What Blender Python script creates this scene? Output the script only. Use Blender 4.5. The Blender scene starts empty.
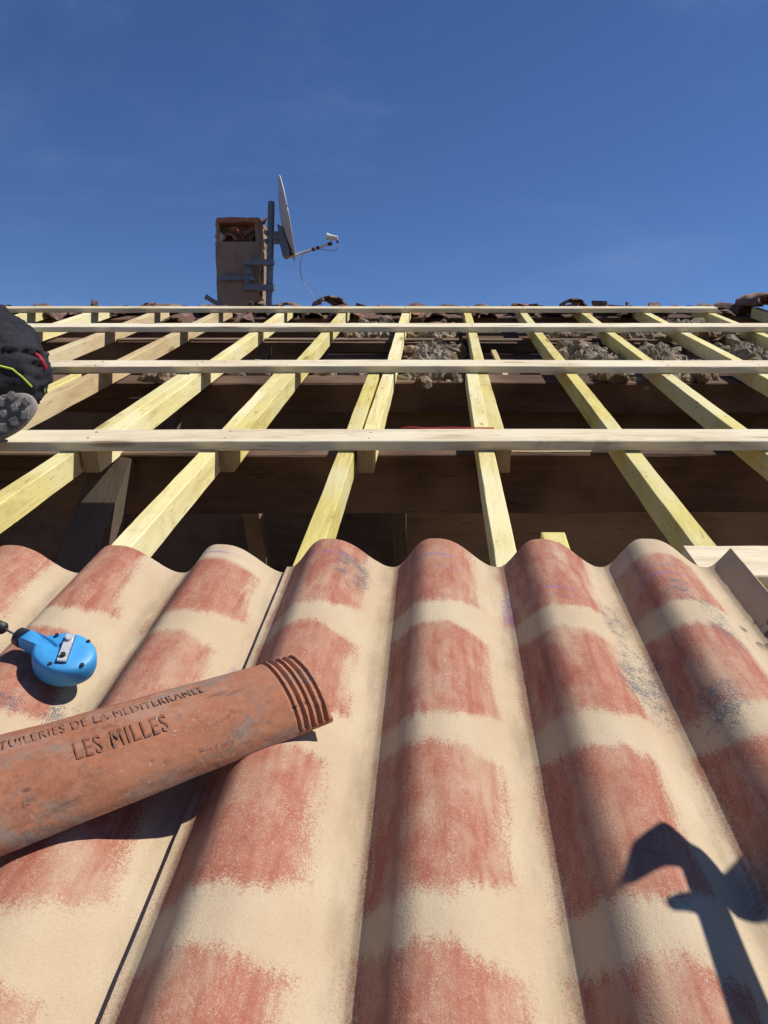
import bpy, bmesh, math, random
from mathutils import Vector, Matrix, noise
R = math.radians
random.seed(11)
scene = bpy.context.scene
COL = scene.collection
PITCH = 17.0                       # slope of the roof
F = Matrix.Rotation(R(PITCH), 4, 'X')   # roof frame: u across, v up the slope, w out of the roof
CAMW = 0.533
VPX, FPX = 437.0, 770.0
TILT = 21.9 - PITCH                # camera looks this far below the horizon
CAM = F @ Vector((0, 0, CAMW))

def at(x, y, z):
    """world point at distance z in front of the camera along pixel x, y"""
    c, s = math.cos(R(TILT)), math.sin(R(TILT))
    a, b = (x - VPX) / FPX * z, (512 - y) / FPX * z
    return CAM + Vector((a, c * z + s * b, -s * z + c * b))

# ---------------------------------------------------------------- materials
class NT:
    def __init__(s, name):
        s.m = bpy.data.materials.new(name); s.m.use_nodes = True
        s.t = s.m.node_tree; s.t.nodes.clear()
        s.out = s.t.nodes.new('ShaderNodeOutputMaterial')
        s.b = s.t.nodes.new('ShaderNodeBsdfPrincipled')
        s.t.links.new(s.b.outputs[0], s.out.inputs[0])
        s.tc = s.t.nodes.new('ShaderNodeTexCoord')
    def set(s, sock, v):
        if isinstance(v, bpy.types.NodeSocket): s.t.links.new(v, sock)
        elif v is not None:
            if isinstance(v, tuple) and len(v) == 3 and sock.type == 'RGBA': v = v + (1,)
            sock.default_value = v
    def math(s, op, a, b=None, c=None, clamp=False):
        n = s.t.nodes.new('ShaderNodeMath'); n.operation = op; n.use_clamp = clamp
        for i, v in enumerate((a, b, c)):
            if v is not None: s.set(n.inputs[i], v)
        return n.outputs[0]
    def add(s, a, b): return s.math('ADD', a, b)
    def sub(s, a, b): return s.math('SUBTRACT', a, b)
    def mul(s, a, b): return s.math('MULTIPLY', a, b)
    def mn(s, a, b): return s.math('MINIMUM', a, b)
    def mx(s, a, b): return s.math('MAXIMUM', a, b)
    def sm(s, v, lo, hi):          # smoothstep; with lo > hi it falls instead of rising
        n = s.t.nodes.new('ShaderNodeMapRange'); n.interpolation_type = 'SMOOTHSTEP'
        a, b = (0.0, 1.0)
        if not isinstance(lo, bpy.types.NodeSocket) and not isinstance(hi, bpy.types.NodeSocket) and lo > hi: lo, hi, a, b = hi, lo, 1.0, 0.0
        s.set(n.inputs['Value'], v); s.set(n.inputs['From Min'], lo); s.set(n.inputs['From Max'], hi)
        n.inputs['To Min'].default_value = a; n.inputs['To Max'].default_value = b
        return n.outputs[0]
    def mapping(s, vec, scale=(1, 1, 1), loc=(0, 0, 0), rot=(0, 0, 0)):
        n = s.t.nodes.new('ShaderNodeMapping'); s.set(n.inputs[0], vec)
        n.inputs['Scale'].default_value = scale
        s.set(n.inputs['Location'], loc); n.inputs['Rotation'].default_value = rot
        return n.outputs[0]
    def noise(s, vec, scale, detail=3, rough=0.55, dist=0.0):
        n = s.t.nodes.new('ShaderNodeTexNoise'); s.set(n.inputs['Vector'], vec)
        n.inputs['Scale'].default_value = scale; n.inputs['Detail'].default_value = detail
        n.inputs['Roughness'].default_value = rough; n.inputs['Distortion'].default_value = dist
        return n.outputs[0]
    def voro(s, vec, scale, feat='F1', out='Distance', rnd=1.0):
        n = s.t.nodes.new('ShaderNodeTexVoronoi'); n.feature = feat; s.set(n.inputs['Vector'], vec)
        n.inputs['Scale'].default_value = scale; n.inputs['Randomness'].default_value = rnd
        return n.outputs[out]
    def wn(s, vec):
        n = s.t.nodes.new('ShaderNodeTexWhiteNoise'); n.noise_dimensions = '3D'
        s.set(n.inputs['Vector'], vec); return n
    def sep(s, vec):
        n = s.t.nodes.new('ShaderNodeSeparateXYZ'); s.set(n.inputs[0], vec); return n.outputs
    def comb(s, x=0.0, y=0.0, z=0.0):
        n = s.t.nodes.new('ShaderNodeCombineXYZ')
        s.set(n.inputs[0], x); s.set(n.inputs[1], y); s.set(n.inputs[2], z); return n.outputs[0]
    def mix(s, f, a, b, mode='MIX'):
        n = s.t.nodes.new('ShaderNodeMix'); n.data_type = 'RGBA'; n.blend_type = mode
        s.set(n.inputs[0], f); s.set(n.inputs[6], a); s.set(n.inputs[7], b); return n.outputs[2]
    def bump(s, h, strength=0.3, dist=0.002, prev=None):
        n = s.t.nodes.new('ShaderNodeBump'); s.set(n.inputs['Height'], h)
        n.inputs['Strength'].default_value = strength; n.inputs['Distance'].default_value = dist
        if prev is not None: s.set(n.inputs['Normal'], prev)
        return n.outputs[0]
    def rnd(s):
        n = s.t.nodes.new('ShaderNodeObjectInfo'); return n.outputs['Random']
    def fin(s, col, rough=0.8, nrm=None, spec=0.3, metal=0.0):
        s.set(s.b.inputs['Base Color'], col); s.set(s.b.inputs['Roughness'], rough)
        s.b.inputs['Specular IOR Level'].default_value = spec
        s.b.inputs['Metallic'].default_value = metal
        if nrm is not None: s.set(s.b.inputs['Normal'], nrm)
        return s.m

def wood(name, base, dark, axis, pale=None, knots=1.0, rough=0.75, bumpy=0.5, stain=0.35):
    n = NT(name)
    r = n.rnd()
    off = n.comb(n.mul(r, 37.0), n.mul(r, 11.0), n.mul(r, 23.0))
    v = n.mapping(n.tc.outputs['Object'], loc=off)
    st = (1, 9, 9) if axis == 'X' else ((9, 1, 9) if axis == 'Y' else (9, 9, 1))
    g = n.mapping(v, scale=st)
    ring = n.noise(g, 3.2, 5, 0.6, 0.9)
    fine = n.noise(g, 26.0, 3, 0.6)
    big = n.noise(v, 2.3, 2)
    col = n.mix(n.sm(ring, 0.42, 0.68), base, tuple(b * .55 + d * .45 for b, d in zip(base, dark)))
    col = n.mix(n.mul(n.sm(fine, 0.5, 0.72), 0.32), col, dark)
    if pale: col = n.mix(n.mul(n.sm(big, 0.42, 0.62), 0.7), col, pale)
    kst = (2.2, 11, 11) if axis == 'X' else ((11, 2.2, 11) if axis == 'Y' else (11, 11, 2.2))
    kd = n.voro(n.mapping(v, scale=kst, loc=(0.3, 0.7, 0.2)), 1.0)
    kn = n.sm(n.add(kd, n.mul(n.noise(v, 30, 2), 0.05)), 0.20, 0.10)
    halo = n.sm(kd, 0.42, 0.15)
    col = n.mix(n.mul(halo, 0.35 * knots), col, tuple(b * .6 + d * .4 for b, d in zip(base, dark)))
    crk = n.mul(n.sm(n.noise(n.mapping(g, loc=(5, 5, 5), scale=(.6, 1, 1)), 14.0, 2, .5), .685, .70), .55)
    col = n.mix(crk, col, tuple(d * .4 for d in dark))
    col = n.mix(n.mul(kn, 0.75 * knots), col, tuple(d * 0.7 for d in dark))
    dirt = n.sm(n.noise(v, 6.5, 5, 0.7), 0.56, 0.74)
    col = n.mix(n.mul(dirt, stain), col, tuple(d * 0.6 for d in dark))
    dv = n.mul(n.sub(r, 0.5), 0.22)
    hs = n.t.nodes.new('ShaderNodeHueSaturation'); n.set(hs.inputs['Color'], col)
    n.set(hs.inputs['Value'], n.add(dv, 1.0)); n.set(hs.inputs['Saturation'], n.add(n.mul(dv, -0.9), 1.0))
    h = n.add(n.mul(ring, 0.6), n.mul(fine, 0.8))
    return n.fin(hs.outputs[0], rough, n.bump(h, bumpy, 0.0018))

M = {}
M['rafter'] = wood('treated_pine', (0.80, 0.69, 0.27), (0.46, 0.31, 0.10), 'Y', pale=(0.82, 0.74, 0.44), stain=0.3)
M['rafter_raw'] = wood('raw_pine', (0.66, 0.50, 0.27), (0.36, 0.23, 0.11), 'Y', pale=(0.68, 0.56, 0.33), stain=0.3)
M['batten'] = wood('sawn_batten', (0.78, 0.66, 0.44), (0.42, 0.28, 0.16), 'X', pale=(0.82, 0.74, 0.54), stain=0.4)
M['oldbeam'] = wood('old_beam', (0.11, 0.062, 0.042), (0.03, 0.018, 0.012), 'X', pale=(0.21, 0.13, 0.085), knots=.15, rough=.9, bumpy=1.0)
M['oldplank'] = wood('old_plank', (0.17, 0.115, 0.072), (0.06, 0.04, 0.026), 'X', pale=(0.24, 0.17, 0.115), knots=.6, rough=.9, bumpy=.9)
M['oldpost'] = wood('old_post', (0.12, 0.09, 0.065), (0.05, 0.036, 0.026), 'Z', pale=(0.16, 0.12, 0.09), knots=.6, rough=.9, bumpy=.9)

PIT = 0.177
def sheet_mat():
    n = NT('fibre_cement_sheet')
    P = n.tc.outputs['Object']
    x, y, z = n.sep(P)
    # wobbling coordinates so nothing runs ruler straight
    wob = n.noise(P, 9.0, 3, 0.6); wob2 = n.noise(n.mapping(P, loc=(3.1, 7.7, 1.3)), 10.0, 3, 0.6)
    i = n.math('FLOOR', n.add(n.math('DIVIDE', x, PIT), 0.5))
    du = n.sub(x, n.mul(i, PIT))
    ri = n.wn(n.comb(i, 3.7, 0.0)).outputs['Value']
    ROW = 0.243
    s = n.add(n.math('DIVIDE', n.sub(n.add(y, n.mul(z, .42)), 0.932), ROW), n.mul(n.sub(ri, 0.5), 0.09))
    j = n.math('FLOOR', n.add(s, 0.5))
    fs = n.mul(n.sub(s, j), ROW)                        # metres from the nearest cream band's middle
    jj = n.math('FLOOR', s)
    rc = n.wn(n.comb(i, jj, 5.1)).outputs
    rr, rcol = rc['Value'], rc['Color']
    r1, r2, r3 = n.sep(rcol)
    # red patch signed distance (positive inside)
    dl = n.add(du, n.add(0.070, n.mul(n.sub(r1, 0.5), 0.010)))
    vert = n.math('FRACT', s)                           # 0 at lower band, 1 at the upper one
    drx = n.sub(n.add(0.075, n.add(n.mul(n.sub(r2, .5), 0.018), n.mul(n.sm(vert, .55, .0), 0.012))), du)
    dv = n.sub(n.math('ABSOLUTE', n.add(fs, n.mul(n.sub(wob2, .5), .02))), n.add(0.0205, n.mul(n.sub(rr, .5), 0.012)))
    # ragged lower right corner
    corner = n.mul(n.sub(du, 0.02), 0.35)
    d = n.mn(n.mn(dl, drx), n.add(dv, n.mul(n.mx(corner, 0.0), -1.0)))
    dv2 = n.mul(n.sm(y, 1.05, 1.10), 0.08)
    d = n.mn(n.mn(dl, drx), n.add(n.add(dv, dv2), n.mul(n.mx(corner, 0.0), -1.0)))
    d = n.add(d, n.mul(n.sub(wob, 0.5), 0.026))
    d = n.add(d, n.mul(n.sub(wob2, 0.5), 0.010))
    strk = n.noise(n.mapping(P, scale=(1, 0.12, 1)), 80.0, 3, 0.6)
    d = n.add(d, n.mul(n.sub(strk, .5), 0.007))
    soft = n.mul(n.noise(n.mapping(P, loc=(6, 6, 6)), 12.0, 2), 0.020)
    cov = n.sm(d, -0.015, n.add(0.014, soft))
    grain = n.noise(P, 780.0, 2, 0.8)
    g2 = n.noise(P, 300.0, 3, 0.75)
    gg = n.add(n.mul(n.sub(n.add(n.add(n.mul(grain, 0.44), n.mul(g2, 0.34)), n.mul(strk, .22)), .5), 3.0), .5)
    # coverage as sprayed speckle
    th = n.sub(1.05, n.mul(cov, 0.84))
    red = n.mul(n.sm(n.sub(gg, th), -0.24, 0.26), n.sm(cov, 0.0, 0.15))
    # patches worn thin in places
    thin = n.sm(n.noise(n.mapping(P, scale=(1, .4, 1)), 21.0, 4, .65), .42, .66)
    red = n.mul(red, n.sub(1.0, n.mul(thin, n.add(0.24, n.mul(r3, 0.34)))))
    wht = n.sm(n.noise(n.mapping(P, scale=(1, .7, 1), loc=(1, 5, 2)), 300.0, 3, .8), .56, .70)
    red = n.mul(red, n.sub(1.0, n.mul(wht, 0.30)))
    # crest 2 and 6 have a bare top end
    def near(v, c, wdt):
        return n.sm(n.math('ABSOLUTE', n.sub(v, c)), wdt, wdt * 0.6)
    topbare = n.mul(n.mx(near(i, -2.0, .6), near(i, 2.0, .6)), n.sm(n.add(y, n.mul(n.sub(wob, .5), .03)), 1.115, 1.135))
    red = n.mul(red, n.sub(1.0, n.mx(topbare, near(i, 3.0, .6))))
    cream = n.mix(n.sm(n.noise(P, 5.0, 4, .6), .35, .7), (0.53, 0.40, 0.255), (0.59, 0.475, 0.325))
    cream = n.mix(n.mul(n.sm(g2, .52, .75), .45), cream, (0.40, 0.30, 0.20))
    cream = n.mix(n.mul(n.sm(grain, .52, .68), .30), cream, (0.33, 0.24, 0.155))
    wash = n.noise(n.mapping(P, scale=(1, .25, 1), loc=(2, 2, 2)), 16.0, 4, .65)
    cream = n.mix(n.mul(n.sm(wash, .5, .72), .20), cream, (0.42, 0.26, 0.18))
    redc = n.mix(n.sm(n.noise(P, 34.0, 4, .7), .35, .65), (0.38, 0.130, 0.078), (0.45, 0.20, 0.128))
    redc = n.mix(n.mul(n.sm(strk, .48, .64), .6), redc, (0.34, 0.105, 0.062))
    redc = n.mix(n.mul(n.sm(grain, .46, .66), .55), redc, (0.28, 0.08, 0.055))
    col = n.mix(red, cream, redc)
    # small dark specks of mould
    sp = n.sm(n.voro(P, 210.0), 0.13, 0.05)
    spm = n.sm(n.noise(P, 40, 3), .52, .66)
    col = n.mix(n.mul(n.mul(sp, spm), 0.7), col, (0.10, 0.08, 0.06))
    # drawn mould line low on the left flank of every wave
    ln = n.mul(n.sm(n.math('ABSOLUTE', n.add(du, n.add(0.0565, n.mul(n.sub(n.noise(P, 30), .5), 0.002)))), 0.0017, 0.0006), n.sm(n.noise(P, 40, 3), .42, .60))
    col = n.mix(n.mul(ln, 0.30), col, (0.66, 0.56, 0.44))
    ln2 = n.sm(n.math('ABSOLUTE', n.add(du, 0.061)), 0.004, 0.001)
    col = n.mix(n.mul(ln2, 0.28), col, (0.20, 0.14, 0.09))
    # grime collected in the wave bottom
    gr = n.mul(n.sm(n.math('ABSOLUTE', n.add(du, 0.072)), 0.022, 0.002), n.sm(n.noise(n.mapping(P, scale=(1, .3, 1)), 24, 4, .7), .38, .72))
    col = n.mix(n.mul(gr, 0.5), col, (0.25, 0.185, 0.12))
    # blue-black chalk spilled on the sheet
    def blob(cx, cy, rx, ry):
        a = n.math('POWER', n.math('DIVIDE', n.sub(x, cx), rx), 2.0)
        b = n.math('POWER', n.math('DIVIDE', n.sub(y, cy), ry), 2.0)
        return n.sm(n.add(a, b), 1.0, 0.0)
    chalk = None
    for b in ((0.272, 0.835, 0.060, 0.16), (0.335, 0.735, 0.045, 0.085), (-0.445, 0.775, .045, .040), (-.40, .70, .03, .07), (-.125, 1.10, .055, .10),
              (0.265, 0.98, 0.035, 0.10), (0.40, 0.92, 0.045, 0.12), (.36, 1.0, .04, .06), (-.49, .76, .03, .03), (0.345, 0.725, 0.024, 0.026), (-.445, .765, .022, .022), (.43, .62, .06, .22), (.50, .85, .05, .2)):
        m = blob(*b); chalk = m if chalk is None else n.mx(chalk, m)
    cth = n.sub(0.74, n.mul(chalk, 0.24))
    cg = n.noise(n.mapping(P, loc=(9, 4, 2)), 520.0, 2, .8)
    cs = n.mul(n.sm(n.sub(n.add(n.mul(cg, .60), n.mul(n.noise(P, 45, 4, .7), .40)), cth), -0.015, 0.035), n.sm(chalk, 0, .15))
    col = n.mix(n.mul(cs, .82), col, (0.085, 0.10, 0.125))
    # violet chalk-line marks across the crests near the top edge
    vl = None
    for cx, cy, rx, ry in ((.175, 1.01, .06, .006), (.165, 1.035, .05, .004), (.345, 1.055, .06, .0055), (.36, 1.082, .05, .003), (.19, .985, .04, .004),
                           (.0, 1.12, .05, .008), (-.17, 1.13, .055, .007), (.02, 1.075, .035, .005), (-.345, 1.15, .04, .005), (-.26, .86, .008, .03), (.115, 1.02, .012, .08)):
        m = blob(cx, cy, rx, ry); vl = m if vl is None else n.mx(vl, m)
    vl = n.mul(vl, n.sm(n.noise(n.mapping(P, scale=(.5, 2, 1)), 60, 3, .7), .38, .60))
    col = n.mix(n.mul(vl, .62), col, (0.22, 0.16, 0.34))
    # smudged hand print at the right edge
    fp = n.mul(blob(.468, .960, .030, .050), n.sm(n.voro(n.mapping(P, scale=(1, .75, 1)), 62.0), .48, .30))
    col = n.mix(n.mul(fp, .85), col, (0.05, 0.045, 0.055))
    h = n.add(n.mul(grain, .7), n.mul(g2, .9))
    nr = n.bump(h, 0.5, 0.0014)
    nr = n.bump(n.noise(P, 14, 3), 0.25, 0.004, nr)
    return n.fin(col, n.sub(0.80, n.mul(red, 0.10)), nr, spec=.25)
M['sheet'] = sheet_mat()

def tile_mat(name='terracotta', grey=0.6, base=(0.40, 0.155, 0.085)):
    n = NT(name)
    P = n.tc.outputs['Object']; r = n.rnd()
    off = n.comb(n.mul(r, 13.0), n.mul(r, 7.0), 0.0)
    Q = n.mapping(P, loc=off)
    a = n.noise(n.mapping(Q, scale=(.5, 1, 1)), 15.0, 7, .72, .8)
    b = n.noise(Q, 120.0, 4, .75)
    c = n.noise(n.mapping(Q, loc=(4, 2, 9), scale=(.5, 1, 1)), 7.0, 4, .6, .6)
    col = n.mix(n.sm(b, .35, .7), base, tuple(x * .72 for x in base))
    col = n.mix(n.mul(n.sm(c, .42, .62), .55), col, (base[0] * 1.15, base[1] * 1.25, base[2] * 1.25))
    col = n.mix(n.mul(n.mul(n.sm(a, .46, .64), n.sm(b, .2, .55)), grey), col, (0.27, 0.205, 0.165))
    lich = n.sm(n.noise(n.mapping(Q, loc=(8, 8, 1)), 48, 5, .75), .60, .72)
    wsp = n.mul(n.sm(n.noise(n.mapping(Q, loc=(3, 1, 7)), 150, 3, .8), .60, .68), n.sm(n.noise(Q, 9, 3), .45, .6))
    col = n.mix(n.mul(wsp, .5), col, (.50, .42, .36))
    blk = n.sm(n.noise(n.mapping(Q, loc=(7, 3, 5), scale=(.35, 1, 1)), 22, 6, .78), .56, .66)
    col = n.mix(n.mul(blk, .6 * grey), col, (.10, .075, .06))
    org = n.sm(n.noise(n.mapping(Q, loc=(1, 9, 5), scale=(.6, 1, 1)), 8, 3, .6), .56, .66)
    col = n.mix(n.mul(org, .65), col, (.54, .21, .09))
    ce = n.voro(n.mapping(Q, scale=(.45, 1, 1), loc=n.comb(n.mul(b, .12), n.mul(a, .15), 0.0)), 19.0, 'DISTANCE_TO_EDGE')
    ck = n.mul(n.sm(ce, .022, .006), n.sm(n.noise(Q, 11, 3), .50, .60))
    col = n.mix(n.mul(ck, .75), col, (.07, .045, .035))
    dst = n.sm(n.noise(n.mapping(Q, loc=(2, 6, 4), scale=(.6, 1, 1)), 10, 6, .75), .50, .66)
    col = n.mix(n.mul(dst, .42), col, (.42, .31, .25))
    col = n.mix(n.mul(lich, .7), col, (0.12, 0.10, 0.085))
    pit = n.sm(n.voro(n.mapping(Q, scale=(.5, 1, 1)), 60.0), .16, .06)
    pit = n.mul(pit, n.sm(n.noise(Q, 15, 2), .5, .62))
    col = n.mix(n.mul(pit, .8), col, (0.09, 0.06, 0.045))
    h = n.sub(n.add(n.mul(b, .6), n.mul(a, .5)), n.mul(pit, 1.2))
    return n.fin(col, .85, n.bump(h, .5, .0022), spec=.2)
M['tile'] = tile_mat('terracotta', .95, (.40, .160, .088))
M['letter'] = tile_mat('worn_lettering', .8, (.27, .11, .065))
M['oldtile'] = tile_mat('weathered_tile', .9, (0.14, 0.072, 0.05))

def plain(name, col, rough=.5, metal=0., spec=.5, var=.25, scale=40, bump=.1, dark=None):
    n = NT(name); P = n.tc.outputs['Object']
    a = n.noise(P, scale, 4, .65)
    c = n.mix(n.mul(n.sm(a, .42, .7), var), col, dark or tuple(x * .45 for x in col))
    return n.fin(c, rough, n.bump(a, bump, .002) if bump else None, spec, metal)
M['blue'] = plain('blue_plastic', (0.055, 0.34, 0.70), .48, var=.18, scale=55, bump=.06)
M['blackplastic'] = plain('black_plastic', (0.02, 0.02, 0.022), .5)
M['steel'] = plain('bright_steel', (0.74, 0.73, 0.71), .35, .35, var=.4, scale=200)
M['galv'] = plain('galvanised_steel', (0.18, 0.195, 0.215), .55, .3, var=.4, scale=30)
M['dish'] = plain('dish_paint', (0.52, 0.51, 0.48), .55, var=.3, scale=12)
M['lnb'] = plain('light_plastic', (0.60, 0.59, 0.56), .5)
M['cable'] = plain('pale_cable', (0.42, 0.36, 0.34), .6)
M['render'] = plain('chimney_render', (0.32, 0.22, 0.15), .95, var=.5, scale=9, bump=.6)
M['mortar'] = plain('old_mortar', (0.29, 0.23, 0.165), .95, var=.75, scale=22, bump=1., dark=(0.12, .095, .075))
def rubble_mat():
    n = NT('rubble'); P = n.tc.outputs['Object']
    v = n.t.nodes.new('ShaderNodeTexVoronoi'); v.inputs['Scale'].default_value = 22; n.set(v.inputs['Vector'], P)
    r, g, b = n.sep(v.outputs['Color'])
    c = n.mix(n.sm(r, .2, .8), (.27, .215, .145), (.36, .30, .215))
    c = n.mix(n.mul(n.sm(g, .86, .88), .5), c, (.28, .13, .08))
    c = n.mix(n.mul(n.sm(b, .80, .84), .5), c, (.09, .07, .05))
    f = n.noise(P, 90, 4, .75)
    c = n.mix(n.mul(n.sm(f, .45, .65), .5), c, (.12, .09, .065))
    return n.fin(c, .95, n.bump(f, .9, .004), spec=.1)
M['rubble'] = rubble_mat()
M['wallr'] = plain('wall_render', (0.45, 0.37, 0.27), .95, var=.4, scale=5, bump=.5)
M['ground'] = plain('dry_ground', (0.17, 0.15, 0.09), .95, var=.6, scale=.6, bump=.3)
M['cloth'] = plain('black_workwear', (0.014, 0.014, 0.017), .85, spec=.2, var=.6, scale=120, bump=.35, dark=(.03, .03, .034))
M['trouser'] = plain('charcoal_workwear', (0.02, 0.021, 0.027), .85, spec=.2, var=.6, scale=150, bump=.35, dark=(.038, .038, .046))
M['sole'] = plain('dusty_rubber', (0.27, 0.24, 0.215), .85, var=.7, scale=35, bump=.5, dark=(.05, .046, .045))
M['boot'] = plain('boot_leather', (0.035, 0.03, 0.028), .7)
M['hivis'] = plain('yellow_green_piping', (0.55, 0.68, 0.06), .6)
M['redcloth'] = plain('red_trim', (0.42, 0.02, 0.05), .7)
M['skin'] = plain('skin', (0.50, 0.29, 0.20), .5, var=.3, scale=30)
M['hair'] = plain('dark_hair', (0.03, 0.02, 0.014), .6, scale=300, bump=.6)
M['redcord'] = plain('red_cord', (0.55, 0.03, 0.04), .7)
M['glove'] = plain('grey_glove', (0.12, 0.12, 0.125), .8, var=.5, scale=80)
M['handle'] = wood('ash_handle', (0.50, 0.32, 0.16), (0.25, 0.14, 0.07), 'Z', stain=.2, knots=0)
M['endgrain'] = plain('end_grain', (0.36, 0.24, 0.12), .9, var=.6, scale=90)
M['osb'] = wood('pressed_board', (0.27, 0.18, 0.11), (0.12, 0.075, 0.045), 'X', pale=(.33, .23, .15), knots=.2, rough=.9)

# ---------------------------------------------------------------- helpers
def link_mesh(name, bm, mat, parent=None, smooth=False, angle=None):
    me = bpy.data.meshes.new(name); bm.normal_update(); bm.to_mesh(me); bm.free()
    if mat is not None: me.materials.append(mat)
    if smooth:
        for p in me.polygons: p.use_smooth = True
    if smooth and angle:
        me.set_sharp_from_angle(angle=R(angle))
    o = bpy.data.objects.new(name, me); COL.objects.link(o)
    if parent is not None: o.parent = parent
    return o
def tag(o, label=None, cat=None, group=None, kind=None):
    if label: o['label'] = label
    if cat: o['category'] = cat
    if group: o['group'] = group
    if kind: o['kind'] = kind
    return o
def roofm(loc=(0, 0, 0), rot=None):
    m = F @ Matrix.Translation(loc)
    return m @ rot if rot is not None else m
def empty(name, mw, label, cat, group=None):
    o = bpy.data.objects.new(name, None); COL.objects.link(o); o.matrix_world = mw
    o.empty_display_size = .05
    return tag(o, label, cat, group)

def box(bm, x0, x1, y0, y1, z0, z1, mat=None):
    vs = [bm.verts.new(Vector(p) if mat is None else mat @ Vector(p)) for p in
          ((x0, y0, z0), (x1, y0, z0), (x1, y1, z0), (x0, y1, z0), (x0, y0, z1), (x1, y0, z1), (x1, y1, z1), (x0, y1, z1))]
    for f in ((0, 3, 2, 1), (4, 5, 6, 7), (0, 1, 5, 4), (1, 2, 6, 5), (2, 3, 7, 6), (3, 0, 4, 7)):
        bm.faces.new([vs[k] for k in f])
    return vs

def board(L, W, T, axis='X', seed=0, ch=0.002, warp=0.003, seg=0.06, wane=0.0):
    """sawn board lying from 0..L on its axis, width centred, top at 0: slightly bent, arrises broken unevenly"""
    bm = bmesh.new(); n = max(2, int(L / seg)); rings = []
    for k in range(n + 1):
        t = L * k / n
        q = Vector((t * .7, seed * 3.1, 0.5))
        oy = noise.noise(q) * warp; oz = noise.noise(q + Vector((0, 9, 0))) * warp * .5
        wj = W / 2 + noise.noise(Vector((t * 6, seed, 4))) * .0012
        cs = [ch * (0.6 + abs(noise.noise(Vector((t * 9, seed, 7 + e)))) * 2.2) + wane * max(0, noise.noise(Vector((t * 2, seed, 17 + e)))) for e in range(4)]
        pts = []
        for e, (sy, sz) in enumerate(((1, 0), (-1, 0), (-1, -1), (1, -1))):
            c = cs[e]; y, z = sy * wj, sz * T
            inz = -c if sz == 0 else c
            if e % 2 == 0: pts += [(y, z + inz), (y - sy * c, z)]
            else: pts += [(y - sy * c, z), (y, z + inz)]
        rings.append([bm.verts.new((t, y + oy, z + oz) if axis == 'X' else (-(y + oy), t, z + oz)) for y, z in pts])
    m = len(rings[0])
    for a, b in zip(rings, rings[1:]):
        for k in range(m): bm.faces.new((a[k], a[(k + 1) % m], b[(k + 1) % m], b[k]))
    bm.faces.new(rings[0][::-1]); bm.faces.new(rings[-1])
    bmesh.ops.recalc_face_normals(bm, faces=bm.faces)
    return bm

def tube(bm, pts, rad, seg=12, cap=True):
    pts = [Vector(p) for p in pts]; rads = rad if isinstance(rad, (list, tuple)) else [rad] * len(pts)
    rings = []; up = Vector((0.123, 0.2, 1)).normalized()
    for k, p in enumerate(pts):
        d = (pts[min(k + 1, len(pts) - 1)] - pts[max(k - 1, 0)]).normalized()
        a = d.cross(up)
        if a.length < .1: a = d.cross(Vector((1, 0, 0)))
        a.normalize(); b = d.cross(a)
        rings.append([bm.verts.new(p + (a * math.cos(t) + b * math.sin(t)) * rads[k]) for t in [2 * math.pi * s / seg for s in range(seg)]])
    for A, B in zip(rings, rings[1:]):
        for k in range(seg): bm.faces.new((A[k], A[(k + 1) % seg], B[(k + 1) % seg], B[k]))
    if cap: bm.faces.new(rings[0][::-1]); bm.faces.new(rings[-1])
    bmesh.ops.recalc_face_normals(bm, faces=bm.faces)
    return bm

def grid(bm, nu, nv, fn, close=False):
    g = [[bm.verts.new(fn(i, j)) for j in range(nv)] for i in range(nu)]
    for i in range(nu - (0 if close else 1)):
        for j in range(nv - 1):
            a, b = g[i], g[(i + 1) % nu]
            bm.faces.new((a[j], b[j], b[j + 1], a[j + 1]))
    return g

# ---------------------------------------------------------------- setting
bm = bmesh.new(); s_ = 3000.0
grid(bm, 2, 2, lambda i, j: Vector((-s_ + 2 * s_ * i, -s_ + 2 * s_ * j, -4.2)))
tag(link_mesh('ground', bm, M['ground']), kind='structure')

RIDGEV = 5.25
ry, rz = RIDGEV * math.cos(R(PITCH)), RIDGEV * math.sin(R(PITCH))
ey, ez = -1.3 * math.cos(R(PITCH)), -1.3 * math.sin(R(PITCH))
GX = 6.0
# house below the open roof
house = empty('stone_house', Matrix.Translation((0, 2, -4.2)), 'rendered house carrying the open timber roof, seen only as dark attic under the beams', 'house')
def hb(name, mat, *b):
    bm = bmesh.new(); box(bm, *b[:2], b[2] - 2, b[3] - 2, b[4] + 4.2, b[5] + 4.2)
    return link_mesh(name, bm, M[mat], house)
hb('front_wall', 'wallr', -GX, GX, ey + .35, ey + .75, -4.2, ez - .22)
hb('back_wall', 'wallr', -GX, GX, 10.6, 11.0, -4.2, ez - .2)
hb('attic_partition', 'oldplank', -GX + .36, GX - .36, ry + .3, ry + .42, -4.2, rz - .40)
hb('attic_floor', 'osb', -GX + .35, GX - .35, ey + .75, 10.6, -1.25, -1.1)
for sx in (-1, 1):                                              # gable walls, pentagon shaped
    bm = bmesh.new(); x0 = sx * GX - (.35 if sx > 0 else 0)
    prof = [(ey + .75, -4.2), (10.6, -4.2), (10.6, ez - .2), (ry, rz - .36), (ey + .75, ez - .12)]
    A = [bm.verts.new((x0, y - 2, z + 4.2)) for y, z in prof]; B = [bm.verts.new((x0 + .35, y - 2, z + 4.2)) for y, z in prof]
    bm.faces.new(A); bm.faces.new(B[::-1])
    for k in range(5): bm.faces.new((A[k], B[k], B[(k + 1) % 5], A[(k + 1) % 5]))
    bmesh.ops.recalc_face_normals(bm, faces=bm.faces)
    link_mesh('gable_wall', bm, M['wallr'], house)

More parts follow.
